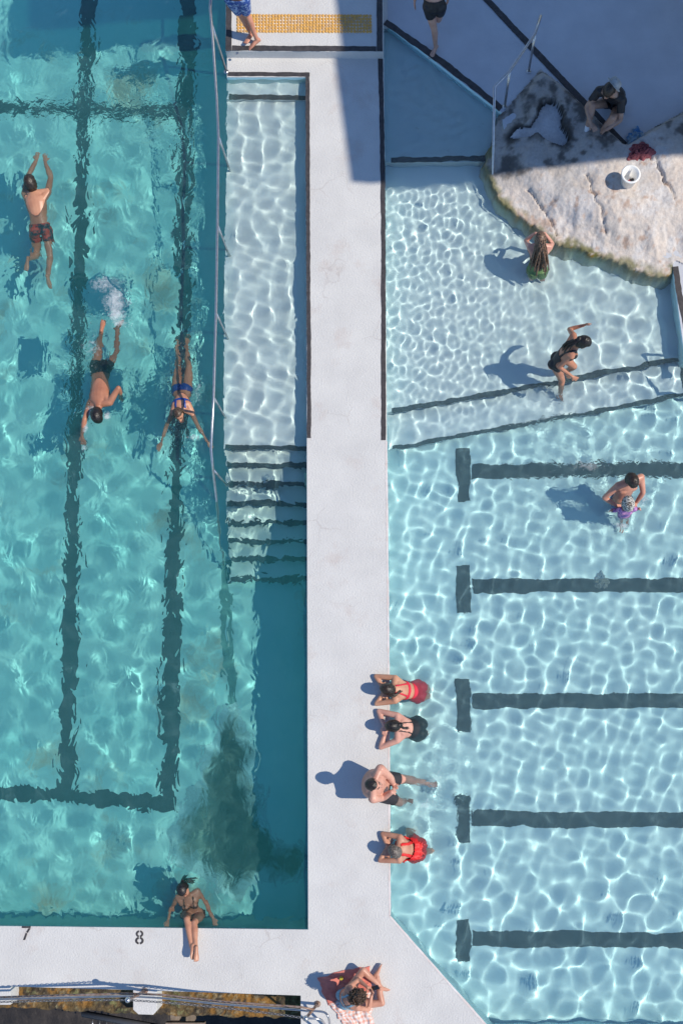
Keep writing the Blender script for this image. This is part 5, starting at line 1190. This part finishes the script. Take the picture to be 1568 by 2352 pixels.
bm = bmesh.new(); bmesh.ops.create_cube(bm, size=1); bmesh.ops.scale(bm, vec=(.145, .075, .009), verts=bm.verts); bmesh.ops.bevel(bm, geom=list(bm.edges), offset=.003, segments=2, affect='EDGES')
me = bpy.data.meshes.new('phone'); bm.to_mesh(me); bm.free(); o = link('phone', me, None, mat_plain('black_glass', (.008, .008, .01), .12)); o.location = Vector(ph); o.rotation_euler = (R(25), R(-15), R(20))
tag(o, 'black mobile phone in the hands of the woman on the towels', 'phone')
def towel(name, label, corners, mat, z0, seed, amp=.02):
    """cloth spread on the deck: bilinear patch with soft folds and a thickness"""
    c = [np.array(at(*zP(*p), 0.0)) for p in corners]; n = 44
    U, Vv = np.meshgrid(np.linspace(0, 1, n), np.linspace(0, 1, n))
    Pp = sum(w[..., None] * q for w, q in (((1 - U) * (1 - Vv), c[0]), (U * (1 - Vv), c[1]), (U * Vv, c[2]), ((1 - U) * Vv, c[3])))
    w = np.sin((U * 2.2 + fbm(U * 3, Vv * 3, 3, seed) * 2.2) * 7) * .5 + .5
    e = np.minimum.reduce([U, 1 - U, Vv, 1 - Vv]); Pp[..., 0] += (fbm(U * 5, Vv * 5, 2, seed + 3) - .5) * .07; Pp[..., 1] += (fbm(U * 5, Vv * 5, 2, seed + 4) - .5) * .07
    Pp[..., 2] = z0 + amp * w * sstep(0, .12, e) * (.4 + fbm(U * 4, Vv * 4, 2, seed + 7)) + .003
    i = (np.arange(n - 1)[:, None] * n + np.arange(n - 1)[None, :]).ravel()
    me = fast_mesh(name, Pp.reshape(-1, 3), np.stack([i, i + n, i + 1 + n, i + 1], -1)); o = link(name, me, None, mat)
    sm = o.modifiers.new('thickness', 'SOLIDIFY'); sm.thickness = .006; sm.offset = 1
    uv = me.attributes.new('patch', 'FLOAT2', 'POINT'); uv.data.foreach_set('vector', np.stack([U, Vv], -1).astype(np.float32).ravel())
    return tag(o, label, 'towel')
def plaid(name, base, stripe, f):
    m, nt, b = mat_new(name); a = N(nt, 'ShaderNodeAttribute', attribute_name='patch'); sp = N(nt, 'ShaderNodeSeparateXYZ'); nt.links.new(a.outputs['Vector'], sp.inputs[0]); acc = None
    for k in (0, 1):
        w = N(nt, 'ShaderNodeMath', operation='MULTIPLY'); w.inputs[1].default_value = f; nt.links.new(sp.outputs[k], w.inputs[0])
        s_ = N(nt, 'ShaderNodeMath', operation='SINE'); nt.links.new(w.outputs[0], s_.inputs[0])
        g = N(nt, 'ShaderNodeMath', operation='GREATER_THAN'); g.inputs[1].default_value = .1; nt.links.new(s_.outputs[0], g.inputs[0])
        if acc is None: acc = g
        else:
            ad = N(nt, 'ShaderNodeMath', operation='ADD'); nt.links.new(acc.outputs[0], ad.inputs[0]); nt.links.new(g.outputs[0], ad.inputs[1]); hlf = N(nt, 'ShaderNodeMath', operation='MULTIPLY'); hlf.inputs[1].default_value = .5; nt.links.new(ad.outputs[0], hlf.inputs[0]); acc = hlf
    r = ramp(nt, acc.outputs[0], [(0, base), (.5, tuple((x + y) / 2 for x, y in zip(base, stripe))), (1, stripe)]); nt.links.new(r.outputs['Color'], b.inputs['Base Color']); b.inputs['Roughness'].default_value = .9
    return m
towel('towel', 'plain coral red towel under the curly haired woman', [(240, 445), (1110, 285), (1130, 700), (430, 890)], mat_noise('coral_cloth', (.60, .17, .13), (.70, .24, .19), 5, 5, .9, .3, 120), .002, 3, .016)
towel('towel', 'orange and white checked towel at the bottom edge', [(430, 870), (1120, 640), (1145, 1300), (700, 1290)], plaid('checked_cloth', (.74, .70, .69), (.74, .36, .27), 58.0), .012, 8, .03)
yc = at(*zP(630, 475), .03)
o = link('tub', lathe('tub', [(.018, 0), (.026, .002), (.028, .03), (.024, .036), (.012, .037), (.011, .034)], 20), None, mat_plain('yellow_plastic', (.55, .45, .03), .4)); o.location = Vector((yc[0], yc[1], .018)); tag(o, 'small round yellow tub on the coral red towel', 'tub')
